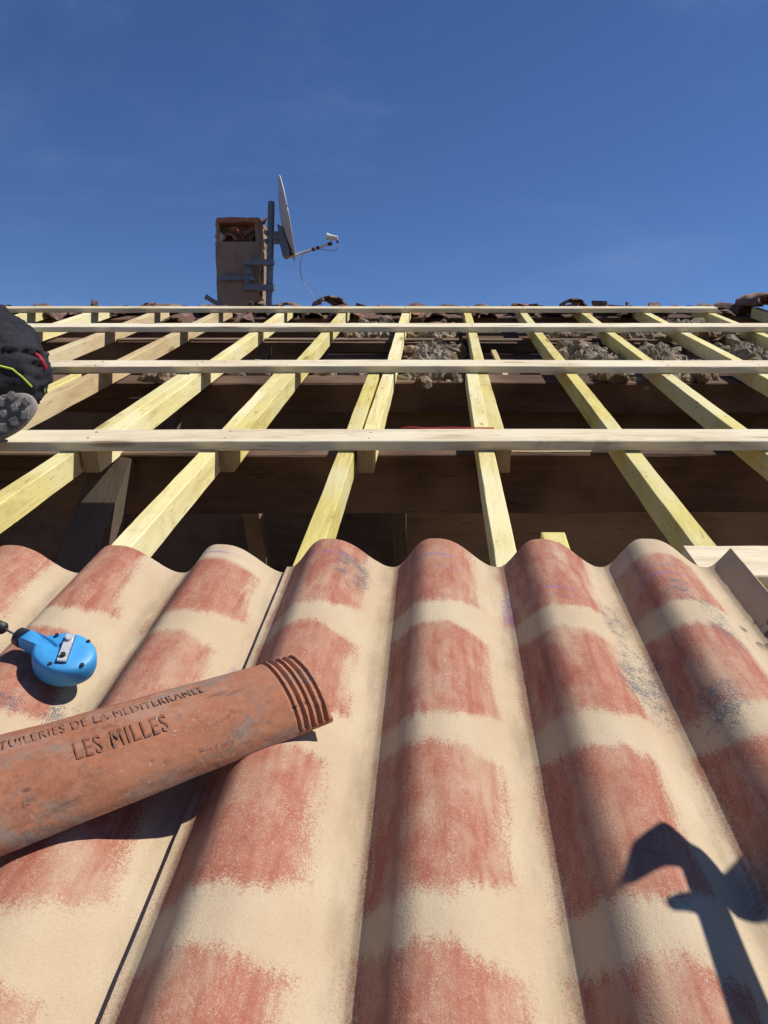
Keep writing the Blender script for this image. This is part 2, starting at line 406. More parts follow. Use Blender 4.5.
# far slope of the roof still covered by its old canal tiles
bm = bmesh.new()
nu, nv = 480, 26
def far(i, j):
    x = -GX + .02 + (2 * GX - .04) * i / (nu - 1); t = j / (nv - 1) * 6.0
    row = (t % .35) / .35
    w = abs(math.sin(x * math.pi / .2)) * .06 - row * .02 + noise.noise(Vector((x * 3, t * 3, 0))) * .015
    return Vector((x, ry + .12 + t * math.cos(R(PITCH)), rz - .14 + w - t * math.sin(R(PITCH))))
grid(bm, nu, nv, far)
o = link_mesh('tiled_slope', bm, M['oldtile'], None, True)
o.parent = house; o.matrix_parent_inverse = Matrix.Translation((0, -2, 4.2))

# old purlins and boards under the rafters
def beam(name, mat, u0, u1, v, w, W, T, label, cat='beam', seed=0, warp=.02, wane=.006, group=None):
    o = link_mesh(name, board(u1 - u0, W, T, 'X', seed, .004, warp, .12, wane), M[mat])
    o.matrix_world = roofm((u0, v, w)); tag(o, label, cat, group); return o
WB = -.057      # top of battens
WR = WB - .027  # top of rafters
RH = .064       # rafter depth
WP = WR - RH - .003  # top of purlins
beam('purlin', 'oldbeam', -5.6, 5.6, 2.25, WP, .20, .185, 'dark brown old beam just below the nearest full-width batten, largest of the old beams', 'beam', 1)
beam('purlin', 'oldbeam', -5.6, 5.6, 3.20, WP, .16, .125, 'dark reddish old beam in the middle, below the broad batten with rubble behind it', 'beam', 2)
beam('purlin', 'oldbeam', -5.6, 5.6, 4.22, WP - .012, .14, .15, 'old beam under the thin grey lath near the ridge', 'beam', 3)
beam('ridge_beam', 'oldbeam', -5.6, 5.6, 5.10, WP, .16, .20, 'dark ridge beam carrying the upper ends of the rafters', 'beam', 4)
beam('old_lath', 'oldplank', -1.9, 2.3, 4.14, WP + .012, .05, .012, 'thin weathered lath across the roof between the second and third batten from the top', 'lath', 6, .006)
beam('old_plank', 'oldplank', -.30, 5.2, 3.32, WP - .128, .03, .16, 'lighter brown plank on edge directly under the middle old beam', 'plank', 7, .006)
beam('old_plank', 'oldplank', -1.98, -.62, 2.175, WP + .014, .11, .012, 'pale worn board lying on the lowest old beam, left of the centre', 'plank', 8, .004)
beam('old_plank', 'osb', -.12, 5.2, 2.75, WP - .34, .02, .85, 'brown board wall in the attic shade behind the lowest old beam', 'board', 9, .004)
beam('sunlit_strip', 'batten', .22, .52, 2.165, WP + .010, .012, .008, 'short pale strip added as the sunlit top edge of the lowest old beam right of the centre', 'lath', 10, .002)  # pale wood standing in for sunlight on the beam's top edge
# attic posts and struts (world upright)
def strut(name, p, q, W, T, label, mat='oldpost', seed=0):
    p, q = F @ Vector(p), F @ Vector(q); d = q - p; L = d.length
    zax = d.normalized(); xax = Vector((1, 0, 0)); yax = zax.cross(xax).normalized(); xax = yax.cross(zax)
    rot = Matrix((xax, yax, zax)).transposed().to_4x4()
    b = bmesh.new(); n = 8; rings = []
    for k in range(n + 1):
        z = L * k / n; ox = noise.noise(Vector((z, seed, 2))) * .01
        rings.append([b.verts.new((x + ox, y, z)) for x, y in ((-W / 2, -T / 2), (W / 2, -T / 2), (W / 2, T / 2), (-W / 2, T / 2))])
    for A, B in zip(rings, rings[1:]):
        for k in range(4): b.faces.new((A[k], A[(k + 1) % 4], B[(k + 1) % 4], B[k]))
    b.faces.new(rings[0][::-1]); b.faces.new(rings[-1]); bmesh.ops.recalc_face_normals(b, faces=b.faces)
    o = link_mesh(name, b, M[mat]); o.matrix_world = Matrix.Translation(p) @ rot
    return tag(o, label, 'post')
strut('attic_strut', (-1.02, 1.66, -.62), (-.93, 2.14, -.17), .105, .07, 'grey brown slanting strut in the attic at the left, nearest of the struts', seed=1)
strut('attic_strut', (-1.18, 2.72, -.72), (-1.07, 3.10, -.17), .10, .06, 'grey brown strut in the attic behind the left rafters, further back', seed=2)
strut('attic_strut', (-.92, 3.4, -.55), (-.90, 4.1, -.18), .055, .04, 'small brown strut standing between the left rafters near the chimney side', seed=4)
strut('attic_post', (-.14, 2.70, -.95), (-.14, 2.66, -.30), .05, .05, 'narrow brown post beside the board wall, left of the centre crest', seed=3)
strut('attic_post', (-.68, 2.72, -.95), (-.68, 2.60, -.33), .06, .06, 'dark brown post in the attic left of the centre, in deep shade', seed=5, mat='oldplank')
strut('broken_lath', (.30, 3.30, -.17), (.27, 3.72, -.13), .022, .014, 'small pale broken stick standing up between rubble and rafters near the centre', seed=6, mat='rafter_raw')['category'] = 'stick'

# ---------------------------------------------------------------- rafters
upper = [(-2.87, 0), (-2.48, 0), (-2.10, 0), (-1.72, 1), (-1.335, 1), (-.935, 0), (-.575, 0), (-.193, 0), (.177, 0), (.52, 0), (.89, 0), (1.265, 0), (1.65, 0), (2.03, 0), (2.42, 0), (2.80, 0), (3.2, 0)]
lower = [(-2.16, 0), (-1.78, 0), (-1.395, 0), (-.995, 0), (-.608, 0), (-.240, 0), (.127, 0)]
lbl = {-1.72: 'upper rafter reaching the ridge left of the chimney, pale untreated wood',
       -1.335: 'pale brownish upper rafter just left of the chimney, less yellow than its neighbours',
       -.935: 'yellow upper rafter whose top ends below the right side of the chimney',
       -.575: 'yellow upper rafter rising below the arm of the satellite dish, shaded blocks under each batten',
       -.193: 'yellow upper rafter just left of the photo centre, doubled beside a lower one',
       .177: 'yellow upper rafter just right of the centre, right one of the centre pair',
       .52: 'yellow one-piece rafter from the ridge down to the loose batten end at the right',
       .89: 'yellow rafter second right of the centre pair, left face in shade',
       1.265: 'yellow rafter third right of the centre pair, crossing rubble near its top',
       1.65: 'yellow rafter ending at the right tip of the topmost batten'}
lbl_low = {-.995: 'lower yellow rafter at the far left beneath the shoe of the worker',
           -.608: 'lower yellow rafter ending behind the second sheet crest from the left',
           -.240: 'lower yellow rafter left of the centre, ending behind the crest left of the middle',
           .127: 'lower yellow rafter right of the centre with grey chalk stains on its top'}
rg = 'yellow pine rafters running up to the ridge'
def rafter(u, v0, v1, mat, label, seed, W=.044):
    o = link_mesh('rafter', board(v1 - v0, W, RH, 'Y', seed, .0015, .006, .08, .002), M[mat])
    o.data.materials.append(M['endgrain'])
    for p in o.data.polygons[-2:]: p.material_index = 1
    o.matrix_world = roofm((u, v0, WR), Matrix.Rotation(R(random.uniform(-.10, .10)), 4, 'Z'))
    return tag(o, label, 'rafter', rg)
for k, (u, m) in enumerate(upper):
    single = u > .3
    side = 'left' if u < 0 else 'right'
    rafter(u, -1.25 if single else 1.982 + random.uniform(-.006, .004), 5.02 + random.uniform(-.03, .05), 'rafter_raw' if m else 'rafter',
           lbl.get(u, 'yellow rafter at the far %s, beyond the edge of the photo or behind the worker' % side), k)
for k, (u, m) in enumerate(lower):
    rafter(u, -1.25, 3.07 + random.uniform(-.02, .02), 'rafter', lbl_low.get(u, 'lower yellow rafter at the far left, mostly behind the worker'), 50 + k)
o = link_mesh('timber_offcut', board(.55, .048, .05, 'Y', 77, .002), M['rafter']); o.matrix_world = roofm((.225, .88, WR - .002), Matrix.Rotation(R(-1), 4, 'Z'))
tag(o, 'short pale timber end poking up just above the sheet right of the centre', 'offcut')
# small chalk-stain spots on the lower right-centre rafter are in its wood dirt

# ---------------------------------------------------------------- battens
b = bmesh.new(); tube(b, [(0, 0, -.01), (0, 0, .0014)], .0036, 8); _n = link_mesh('nail', b, M['galv']); NAIL = _n.data; bpy.data.objects.remove(_n)
def batten(u0, u1, v, W, label, seed, ang=0., name='batten'):
    t = empty(name, roofm((u0, v, WB), Matrix.Rotation(R(ang), 4, 'Z')), label, 'batten', 'sawn battens laid across the rafters')
    link_mesh('board', board(u1 - u0, W, .027, 'X', seed, .0018, .007, .06, .003), M['batten'], t)
    rnd = random.Random(seed)
    for u in [x for x, _ in upper if u0 + .03 < x < u1 - .03 and -2.2 < x < 2.1]:
        x = u - u0 + rnd.uniform(-.012, .012)
        for s in (-1, 1):
            o = bpy.data.objects.new('nail', NAIL); COL.objects.link(o); o.parent = t
            o.location = (x, s * W * .27 + rnd.uniform(-.006, .006), 0)
    return t
batten(.455, 5.0, 1.235, .125, 'cream batten at the lower right whose left end rests beside the sheet corner', 21)
batten(-3.2, .17, 1.02, .11, 'cream batten hidden under the upper edge of the corrugated sheets', 27)
batten(-3.2, 5.0, 2.035, .118, 'nearest and widest-looking cream batten across the whole roof, shoe of the worker at its left', 22, -.15)
batten(-3.2, 5.0, 3.045, .128, 'cream batten second from the bottom, running full width just above the middle old beam', 23)
batten(-3.2, 5.0, 4.07, .13, 'cream batten second from the top, running the full width', 24)
batten(-2.85, 1.69, 4.80, .10, 'topmost cream batten whose right end stops short of the photo edge', 25)
batten(-5.6, 5.6, -.02, .11, 'cream batten hidden under the middle of the corrugated sheets', 28)
batten(-5.6, 5.6, -1.1, .11, 'cream batten hidden at the eave under the corrugated sheets', 29)
b = bmesh.new(); tube(b, [(-.1 + .02 * k, 2.097 + .003 * math.sin(k * 1.3), WB + .002 + .001 * math.sin(k)) for k in range(14)], .0022, 6)
o = link_mesh('red_cord', b, M['redcord'], None, True); o.matrix_world = F.copy()
tag(o, 'short red cord lying along the far edge of the nearest full-width batten', 'cord')

# ---------------------------------------------------------------- corrugated sheets
LOWF = .37
DEP = .053
def wave(u):
    t = (u / PIT + LOWF) % 1.0
    if t < LOWF:
        q = t / LOWF; s = .5 - .5 * math.cos(math.pi * q); s = 1 - (1 - s) ** 1.3
    else:
        q = (t - LOWF) / (1 - LOWF); s = 1 - (.5 - .5 * math.cos(math.pi * q)) ** 1.4
    return -DEP + DEP * s
def sheet(u0, u1, v0, v1, lift, label, seed, du=0.0):
    t = Vector((du, 0, lift))
    bm = bmesh.new(); TH = .0058
    nu = int((u1 - u0) / .004) + 1; nv = int((v1 - v0) / .02) + 1
    def pt(i, j, off):
        u = u0 + (u1 - u0) * i / (nu - 1); v = v0 + (v1 - v0) * j / (nv - 1)
        e = 1e-3; s = (wave(u + e) - wave(u - e)) / (2 * e); L = math.sqrt(1 + s * s)
        w = wave(u) + noise.noise(Vector((u * 4, v * 1.5, seed))) * .0018
        vv = v + (noise.noise(Vector((u * 60, seed, 1))) * .0012 + noise.noise(Vector((u * 9, seed, 3))) * .002 if j in (0, nv - 1) else 0)
        uu = u + (noise.noise(Vector((v * 70, seed, 5))) * .0008 if i in (0, nu - 1) else 0)
        return Vector((uu + s / L * off, vv, w - off / L))
    top = grid(bm, nu, nv, lambda i, j: pt(i, j, 0)); bot = grid(bm, nu, nv, lambda i, j: pt(i, j, TH))
    for j in range(nv - 1):
        bm.faces.new((top[0][j], top[0][j + 1], bot[0][j + 1], bot[0][j])); bm.faces.new((top[-1][j], bot[-1][j], bot[-1][j + 1], top[-1][j + 1]))
    for i in range(nu - 1):
        bm.faces.new((top[i][0], bot[i][0], bot[i + 1][0], top[i + 1][0])); bm.faces.new((top[i][-1], top[i + 1][-1], bot[i + 1][-1], bot[i][-1]))
    bmesh.ops.recalc_face_normals(bm, faces=bm.faces)
    o = link_mesh('corrugated_sheet', bm, M['sheet'], None, True, 50); o.matrix_world = F @ Matrix.Translation(t)
    return tag(o, label, 'roof sheet', 'corrugated fibre cement sheets')
sheet(-1.04, -.115, -1.35, 1.178, 0.0, 'left corrugated sheet with red and cream bands, blue reel lying on it', 1, -.012)
sheet(-.247, .502, -1.35, 1.180, .0105, 'right corrugated sheet with red and cream bands, its free edge over the batten', 2, -.008)
sheet(-1.92, -.97, -1.35, 1.196, -.0074, 'corrugated sheet left of the one with the blue reel, outside the photo', 3, -.02)

# ---------------------------------------------------------------- canal tile with raised lettering
def canal(L, r0, r1, h0, h1, th=.013, grooves=True, seed=0, nl=90, na=40, rough=.001):
    """tile along +X from the narrow grooved end (x=0) to the wide end; base at z=0"""
    bm = bmesh.new()
    def pt(i, j, inner):
        x = L * i / (nl - 1); f = x / L
        a = math.pi * (j / (na - 1)) ; r = r0 + (r1 - r0) * f; h = h0 + (h1 - h0) * f
        k = 0.0
        if grooves and not inner and x < .040 and .04 < j / (na - 1) < .93:
            k = (.5 - .5 * math.cos(2 * math.pi * x / .0078)) * .0034 - .0018
        d = k + noise.noise(Vector((x * 18, a * 2.5, seed))) * rough + noise.noise(Vector((x * 70, a * 9, seed))) * rough * .4
        r_, h_ = (r - th, h - th) if inner else (r, h)
        xx = x + (noise.noise(Vector((a * 5, seed, 9))) * .0018 if i in (0, nl - 1) else 0)
        ca, sa = math.cos(a), math.sin(a)
        ca = math.copysign(abs(ca) ** .93, ca)
        return Vector((xx, (r_ + d) * ca, (h_ + d) * sa))
    T = grid(bm, nl, na, lambda i, j: pt(i, j, False)); B = grid(bm, nl, na, lambda i, j: pt(i, j, True))
    for j in range(na - 1):
        bm.faces.new((T[0][j], T[0][j + 1], B[0][j + 1], B[0][j])); bm.faces.new((T[-1][j], B[-1][j], B[-1][j + 1], T[-1][j + 1]))
    for i in range(nl - 1):
        bm.faces.new((T[i][0], B[i][0], B[i + 1][0], T[i + 1][0])); bm.faces.new((T[i][-1], T[i + 1][-1], B[i + 1][-1], B[i][-1]))
    bmesh.ops.recalc_face_normals(bm, faces=bm.faces)
    return bm
TL, TR0, TR1, TH0, TH1 = .47, .061, .084, .038, .052
tile_ang = math.atan2(-.175, -.276)
root = empty('canal_tile', roofm((-.146, .742, .010), Matrix.Rotation(tile_ang, 4, 'Z')), 'weathered terracotta canal tile with raised lettering lying across the corrugated sheets', 'roof tile')
link_mesh('tile_body', canal(TL, TR0, TR1, TH0, TH1, nl=330, na=60), M['tile'], root, True, 50)
def lettering(txt, x_left, ang_c, height, length, depth=.0013, worn=0):
    """text read from the viewer's side: runs from the wide end to the narrow end"""
    cu = bpy.data.curves.new('t', 'FONT'); cu.body = txt; cu.extrude = .02; cu.size = 1; cu.resolution_u = 4; cu.offset = .0; cu.space_character = 1.15
    tmp = bpy.data.objects.new('t', cu); COL.objects.link(tmp)
    dg = bpy.context.evaluated_depsgraph_get(); me = bpy.data.meshes.new_from_object(tmp.evaluated_get(dg))
    bpy.data.objects.remove(tmp)
    bm = bmesh.new(); bm.from_mesh(me)
    bmesh.ops.remove_doubles(bm, verts=bm.verts, dist=1e-5); bmesh.ops.triangulate(bm, faces=bm.faces)
    for _ in range(2):
        bmesh.ops.subdivide_edges(bm, edges=[e for e in bm.edges if e.calc_length() > .2], cuts=1)
        bmesh.ops.triangulate(bm, faces=bm.faces)
    xs = [v.co.x for v in bm.verts]; ys = [v.co.y for v in bm.verts]; x0, x1, y0, y1 = min(xs), max(xs), min(ys), max(ys)
    for v in bm.verts:
        fx = (v.co.x - x0) / (x1 - x0); fy = (v.co.y - y0) / (y1 - y0) - .5
        X = x_left - fx * length + noise.noise(Vector((fx * 90, fy * 6, worn))) * .0005; fy = fy + noise.noise(Vector((fx * 70, fy * 6, worn + 5))) * .04; f = X / TL; r = TR0 + (TR1 - TR0) * f; h = TH0 + (TH1 - TH0) * f
        a = ang_c + fy * height / h
        top = v.co.z > 0
        d = (depth * (.95 + noise.noise(Vector((X * 55, fy * 2.5, worn))) * 1.1) if top else -.003)
        d += noise.noise(Vector((X * 18, a * 2.5, 0))) * .001
        shr = 1.0
        ca, sa = math.cos(a), math.sin(a); ca = math.copysign(abs(ca) ** .93, ca)
        v.co = Vector((X, (r + d) * ca, (h + d) * sa))
    bmesh.ops.recalc_face_normals(bm, faces=bm.faces)
    return link_mesh('lettering', bm, M['letter'], root, False)
lettering('TUILERIES DE LA MEDITERRANEE', .306, R(101), .0095, .192, depth=.0010, worn=1)
lettering('LES MILLES', .247, R(72), .0145, .086, depth=.0012, worn=2)

# ---------------------------------------------------------------- chalk line reel
reel = empty('chalk_reel', roofm((-.466, .826, .004), Matrix.Scale(.93, 4) @ Matrix.Rotation(R(14), 4, 'Y') @ Matrix.Rotation(R(9), 4, 'X') @ Matrix.Rotation(R(161), 4, 'Z')),
             'blue plastic chalk line reel with silver folded crank lying on the left sheet', 'chalk reel')
bm = bmesh.new()
def outline(t):
    """drop-shaped outline of the case: round body, slim nozzle towards +x"""
    x = 0.0135 + .055 * math.cos(2 * math.pi * t)
    c = .0375 * math.sqrt(max(0, 1 - (x / .0415) ** 2)) if abs(x) < .0415 else 0.0
    nk = .0108 if x > 0 else 0.0
    k = .011; hh = max(k - abs(c - nk), 0) / k; y = max(c, nk) + (hh * hh * k * .25 if x > 0 else 0)
    if abs(math.sin(2 * math.pi * t)) < 1e-4: y = 0
    return x, math.copysign(y, math.sin(2 * math.pi * t))
NO = 96
prof = [(.62, -.021), (.86, -.0195), (.96, -.0155), (1.0, -.009), (1.0, .003), (.982, .0078), (.935, .0118), (.87, .0140), (.6, .0150), (.25, .0152)]
rings = []
for sc_, z in prof:
    ring = []
    for k in range(NO):
        x, y = outline(k / NO); n_ = max(0, (x - .02) / .050)
        zz = z * (1 - .38 * min(1, n_))
        ring.append(bm.verts.new((x * (sc_ if x < 0 else (sc_ if sc_ < .9 else 1 - (1 - sc_) * .5)), y * sc_, zz)))
    rings.append(ring)
for A, B in zip(rings, rings[1:]):
    for k in range(NO): bm.faces.new((A[k], A[(k + 1) % NO], B[(k + 1) % NO], B[k]))
bm.faces.new(rings[0][::-1]); bm.faces.new(rings[-1])
bmesh.ops.recalc_face_normals(bm, faces=bm.faces)
link_mesh('case', bm, M['blue'], reel, True, 60)
b = bmesh.new(); tube(b, [(.068, 0, -.003), (.078, 0, -.003)], [.0135, .0125], 20); link_mesh('nozzle_ring', b, M['blackplastic'], reel, True, 50)
b = bmesh.new(); tube(b, [(.078, 0, -.003), (.100, .001, -.002)], [.002, .0016], 8); link_mesh('string', b, M['galv'], reel, True)
b = bmesh.new(); tube(b, [(.099, .001, -.002), (.102, .001, -.002), (.128, .003, -.002), (.132, .003, -.002)], [.005, .0085, .0085, .005], 14); link_mesh('hook', b, M['blackplastic'], reel, True, 50)
for (x, y) in ((.028, -.016), (-.012, -.030), (-.036, .008), (-.004, .029)):
    b = bmesh.new(); tube(b, [(x, y, .0135), (x, y, .0158)], .0026, 12); link_mesh('screw', b, M['blackplastic'], reel, True, 40)
b = bmesh.new()   # folded crank lying in its slot
mt = Matrix.Translation((-.002, .0, .0152)) @ Matrix.Rotation(R(120), 4, 'Z') @ Matrix.Diagonal((1.35, 1.2, 1, 1))
box(b, -.021, .018, -.0052, .0052, -.001, .0008, mt); crank_slot = link_mesh('crank_recess', b, M['blackplastic'], reel)
b = bmesh.new(); box(b, -.0205, .0175, -.0046, .0046, .001, .0044, mt); tube(b, [mt @ Vector((-.013, 0, .001)), mt @ Vector((-.013, 0, .0085))], .0045, 12)
bmesh.ops.bevel(b, geom=b.edges[:], offset=.0004, segments=1)
link_mesh('crank', b, M['steel'], reel)
b = bmesh.new(); tube(b, [mt @ Vector((.011, 0, .0026)), mt @ Vector((.011, 0, .0085))], [.0036, .0032], 12); link_mesh('crank_knob', b, M['blackplastic'], reel, True, 50)

# ---------------------------------------------------------------- mortar rubble and ridge
rng = random.Random(5)
bm = bmesh.new()
ICO = {}; RV, RF = [], []
for lv in (1, 2):
    tb = bmesh.new(); bmesh.ops.create_icosphere(tb, subdivisions=lv, radius=1); tb.verts.ensure_lookup_table()
    ICO[lv] = ([v.co.copy() for v in tb.verts], [tuple(x.index for x in f.verts) for f in tb.faces]); tb.free()
cols = [(-.165, .115, 3.12, 3.30), (-.165, .115, 3.50, 4.02), (-.165, .115, 4.18, 4.72), (.60, .86, 3.12, 3.34), (.60, .86, 3.5, 4.0), (.60, .80, 4.2, 4.5),
        (.96, 1.22, 3.12, 3.35), (.96, 1.2, 3.5, 3.95), (1.02, 1.22, 4.15, 4.4), (1.32, 1.60, 4.1, 4.7), (1.42, 1.62, 3.4, 4.0), (1.75, 1.98, 3.3, 4.5), (2.1, 2.38, 3.3, 4.5),
        (-1.27, -.99, 3.12, 3.28), (-.53, -.25, 4.3, 4.7), (-.53, -.26, 3.3, 3.36), (-.88, -.66, 3.3, 3.38)]
for (a, b_, c, d) in cols:
    area = (b_ - a) * (d - c)
    for k in range(int(area * 420) + 5):
        u, v = rng.uniform(a, b_), rng.uniform(c, d); s = rng.choice((.009, .013, .018, .026, .036, .046)) * rng.uniform(.7, 1.2)
        hump = math.sin(math.pi * (u - a) / (b_ - a)) ** .6 * .040 + .02 * noise.noise(Vector((u * 6, v * 6, 1)))
        w = WR - RH - .03 + hump * rng.uniform(.2, 1.15)
        off = rng.uniform(0, 50); rot = Matrix.Rotation(rng.uniform(0, 6), 3, Vector((rng.random(), rng.random(), rng.random() + .1)).normalized())
        tv, tf = ICO[1 if s < .02 else 2]; q0 = len(RV)
        for c_ in tv:
            q = c_ * s; q = q * (1 + noise.noise(q * 45 + Vector((off, 0, 0))) * .5 + noise.noise(q * 160 + Vector((off, 0, 0))) * .16); q.z *= .72; q.x *= 1.2
            RV.append(rot @ q + Vector((u, v, w)))
        RF += [tuple(i_ + q0 for i_ in f) for f in tf]
    gx = int((b_ - a) / .006) + 2; gy = int((d - c) / .006) + 2
    def bed(i, j, a=a, b_=b_, c=c, d=d, gx=gx, gy=gy):
        fu, fv = i / (gx - 1), j / (gy - 1); u, v = a + (b_ - a) * fu, c + (d - c) * fv
        e = min(1, 4 * min(fu, 1 - fu, fv, 1 - fv) + .0)
        return Vector((u + noise.noise(Vector((v * 12, u * 5, 3))) * .02, v, WR - RH - .07 + e * (.05 + .03 * math.sin(math.pi * fu)) + e * noise.noise(Vector((u * 25, v * 25, 6))) * .02 + e * noise.noise(Vector((u * 70, v * 70, 6))) * .016 + e * noise.noise(Vector((u * 150, v * 150, 6))) * .008 + .018 * e))
    grid(bm, gx, gy, bed)
RM = bpy.data.meshes.new('r'); RM.from_pydata(RV, [], RF); bm.from_mesh(RM); bpy.data.meshes.remove(RM)
o = link_mesh('mortar_rubble', bm, M['mortar'], None, False); o.matrix_world = F.copy()
o.data.materials[0] = M['rubble']
tag(o, 'grey crumbled mortar rubble heaped between the rafters below the ridge', 'rubble', None, 'stuff')
# old boarding that carries the rubble
for k, (v, W) in enumerate(((3.42, .26), (3.72, .28), (4.02, .28), (4.42, .3), (4.74, .28))):
    beam('old_boarding', 'oldbeam', -.58, 2.9, v, WR - RH - .062 - .004 * (k % 2), W, .016,
         ('old dark boarding under the mortar rubble, %s row from the ridge') % ('fifth', 'fourth', 'third', 'second', 'first')[k], 'boarding', 40 + k, .004, .001, 'old boarding under the rubble')

def fragment(L, r, h, seed):
    bm = canal(L, r * .85, r, h * .85, h, .012, False, seed, 14, 20, .006)
    rr = random.Random(seed)
    for v in bm.verts:      # broken end
        if v.co.x > L * .75: v.co.x += noise.noise(Vector((v.co.y * 30, v.co.z * 30, seed))) * .06
    return link_mesh('ridge_tile', bm, M['oldtile'], None, True, 50)
frags = [fragment(.30, .075, .055, 1), fragment(.22, .09, .065, 2), fragment(.34, .08, .05, 3), fragment(.18, .07, .05, 4)]
base = [f.data for f in frags]; first = True
for f in frags: bpy.data.objects.remove(f)
u = -4.6; k = 0; proto = None
while u < 3.6:
    for row in range(2):
        o = bpy.data.objects.new('ridge_tile', base[(k * 7 + row * 3) % 4]); COL.objects.link(o)
        uu = u + rng.uniform(-.05, .05) + row * .09; big = uu > 1.9 and row == 0
        vv = 5.24 + row * .16 + rng.uniform(-.03, .03); ww = WR - RH - .018 + rng.uniform(-.012, .022) + row * .012
        up = rng.random()
        rot = Matrix.Rotation(R(-90 + rng.uniform(-28, 28)), 4, 'Z') @ Matrix.Rotation(R(rng.uniform(-12, 6)), 4, 'Y') @ Matrix.Rotation(R(rng.uniform(-16, 16) + (180 if up < .22 else 0)), 4, 'X')
        if 1.9 < uu < 2.5 and row == 0: ww += .06
        o.matrix_world = F @ Matrix.Translation((uu, vv, ww + (.05 if up < .22 else 0))) @ rot @ Matrix.Scale(rng.uniform(.8, 1.12) * (1.35 if 1.9 < uu < 2.5 and row == 0 else 1), 4)
        tag(o, 'old dark canal tile fragment lying loose along the ridge behind the topmost batten', 'roof tile', 'broken old tiles along the ridge')
    u += rng.uniform(.15, .26); k += 1
# rubble on the ridge wall under those tiles
bm = bmesh.new()
def rw(i, j):
    u = -5.6 + 11.2 * i / 399; q = j / 9; y = (q - .5) * .62
    return Vector((u, 5.42 + y, WR - RH - .20 + .12 * math.sin(math.pi * q) ** .6 + noise.noise(Vector((u * 9, q * 3, 2))) * .035 + noise.noise(Vector((u * 30, q * 8, 2))) * .016))
grid(bm, 400, 10, rw)
o = link_mesh('ridge_mortar', bm, M['mortar'], None, False); o.matrix_world = F.copy()
tag(o, 'crumbling mortar bed running along the ridge under the loose tiles', 'mortar bed')

# ---------------------------------------------------------------- chimney, mast and dish
CZ = 6.3
base = at(238.5, 306, CZ)
ch = empty('chimney', Matrix.Translation(base), 'small brown rendered chimney with a broken tile cowl on top behind the ridge', 'chimney')
def lp(x, y, z=CZ): return at(x, y, z) - base
def pb(x0, x1, ytop, ybot, d0, d1, bm, jit=0.0):   # box from pixel extents at the chimney's distance
    a, c = lp(x0, ybot), lp(x1, ytop)
    return box(bm, a.x, c.x, d0, d1, a.z, c.z)
DW = .36
bm = bmesh.new(); a = lp(217, 243); c = lp(260, 243)
n = 14
def shaft(i, j):
    zb = -.9; z = zb + (a.z - zb) * j / 29
    t = i / 40 * 4; s = int(t) % 4; f = t - int(t)
    P4 = [(a.x, 0), (c.x, 0), (c.x, DW), (a.x, DW)]; p, q = P4[s], P4[(s + 1) % 4]
    x = p[0] + (q[0] - p[0]) * f; y = p[1] + (q[1] - p[1]) * f
    d = noise.noise(Vector((x * 9, y * 9, z * 9))) * .005
    if s == 1 and .05 < f: x -= max(0, noise.noise(Vector((y * 14, z * 17, 3)))) * .03
    return Vector((x + d, y + d, z))
g = grid(bm, 40, 30, shaft, True); bm.faces.new([r[-1] for r in g])
bmesh.ops.recalc_face_normals(bm, faces=bm.faces)
link_mesh('shaft', bm, M['render'], ch)
for xx in ((218.5, 223), (254.5, 260)):
    for dd in ((.02, .07), (DW - .07, DW - .02)):
        pass
for xx in ((217.6, 220.4), (256.5, 260.2)):
    bm = bmesh.new(); pb(xx[0], xx[1], 224.4, 243.3, .0, DW, bm)
    bmesh.ops.subdivide_edges(bm, edges=bm.edges[:], cuts=5, use_grid_fill=True)
    for v in bm.verts: v.co += Vector((noise.noise(v.co * 20), noise.noise(v.co * 25), 0)) * .012
    link_mesh('cowl_side', bm, M['render'], ch)
bm = bmesh.new(); pb(220, 257, 224.4, 243.3, DW * .35, DW * .42, bm)
link_mesh('cowl_back', bm, M['render'], ch)
bm = bmesh.new(); pb(218.5, 260.5, 219.8, 224.5, -.01, DW + .02, bm)
bmesh.ops.subdivide_edges(bm, edges=bm.edges[:], cuts=6, use_grid_fill=True)
for v in bm.verts: v.co += Vector((noise.noise(v.co * 22), noise.noise(v.co * 22 + Vector((5, 0, 0))), noise.noise(v.co * 18 + Vector((0, 5, 0))))) * .009
link_mesh('cowl_slab', bm, M['tile'], ch)
def cowl_tile(loc, rot, s, mat, seed):
    b = canal(.34, .07, .08, .05, .06, .012, False, seed, 16, 20, .006)
    for v in b.verts:
        v.co *= s
        if v.co.x > .2 * s: v.co.x += noise.noise(v.co * 30) * .07
        v.co = rot @ v.co + loc
    return link_mesh('cowl_tile', b, mat, ch, True, 50)
cowl_tile(lp(229, 240) + Vector((0, -.02, 0)), (Matrix.Rotation(R(64), 4, 'Z') @ Matrix.Rotation(R(10), 4, 'X') @ Matrix.Rotation(R(-6), 4, 'Y')).to_3x3(), .95, M['tile'], 31)
cowl_tile(lp(236, 232) + Vector((0, -.07, 0)), (Matrix.Rotation(R(74), 4, 'Z') @ Matrix.Rotation(R(28), 4, 'Y') @ Matrix.Rotation(R(24), 4, 'X')).to_3x3(), .60, M['tile'], 35)
cowl_tile(lp(241, 234) + Vector((0, .05, 0)), (Matrix.Rotation(R(20), 4, 'Z') @ Matrix.Rotation(R(-34), 4, 'Y') @ Matrix.Rotation(R(20), 4, 'X')).to_3x3(), .62, M['tile'], 32)
cowl_tile(lp(256, 238) + Vector((0, .02, 0)), (Matrix.Rotation(R(100), 4, 'Z') @ Matrix.Rotation(R(-48), 4, 'X')).to_3x3(), .7, M['oldtile'], 33)
b = bmesh.new()                                             # pale broken cap corner sticking out at the left
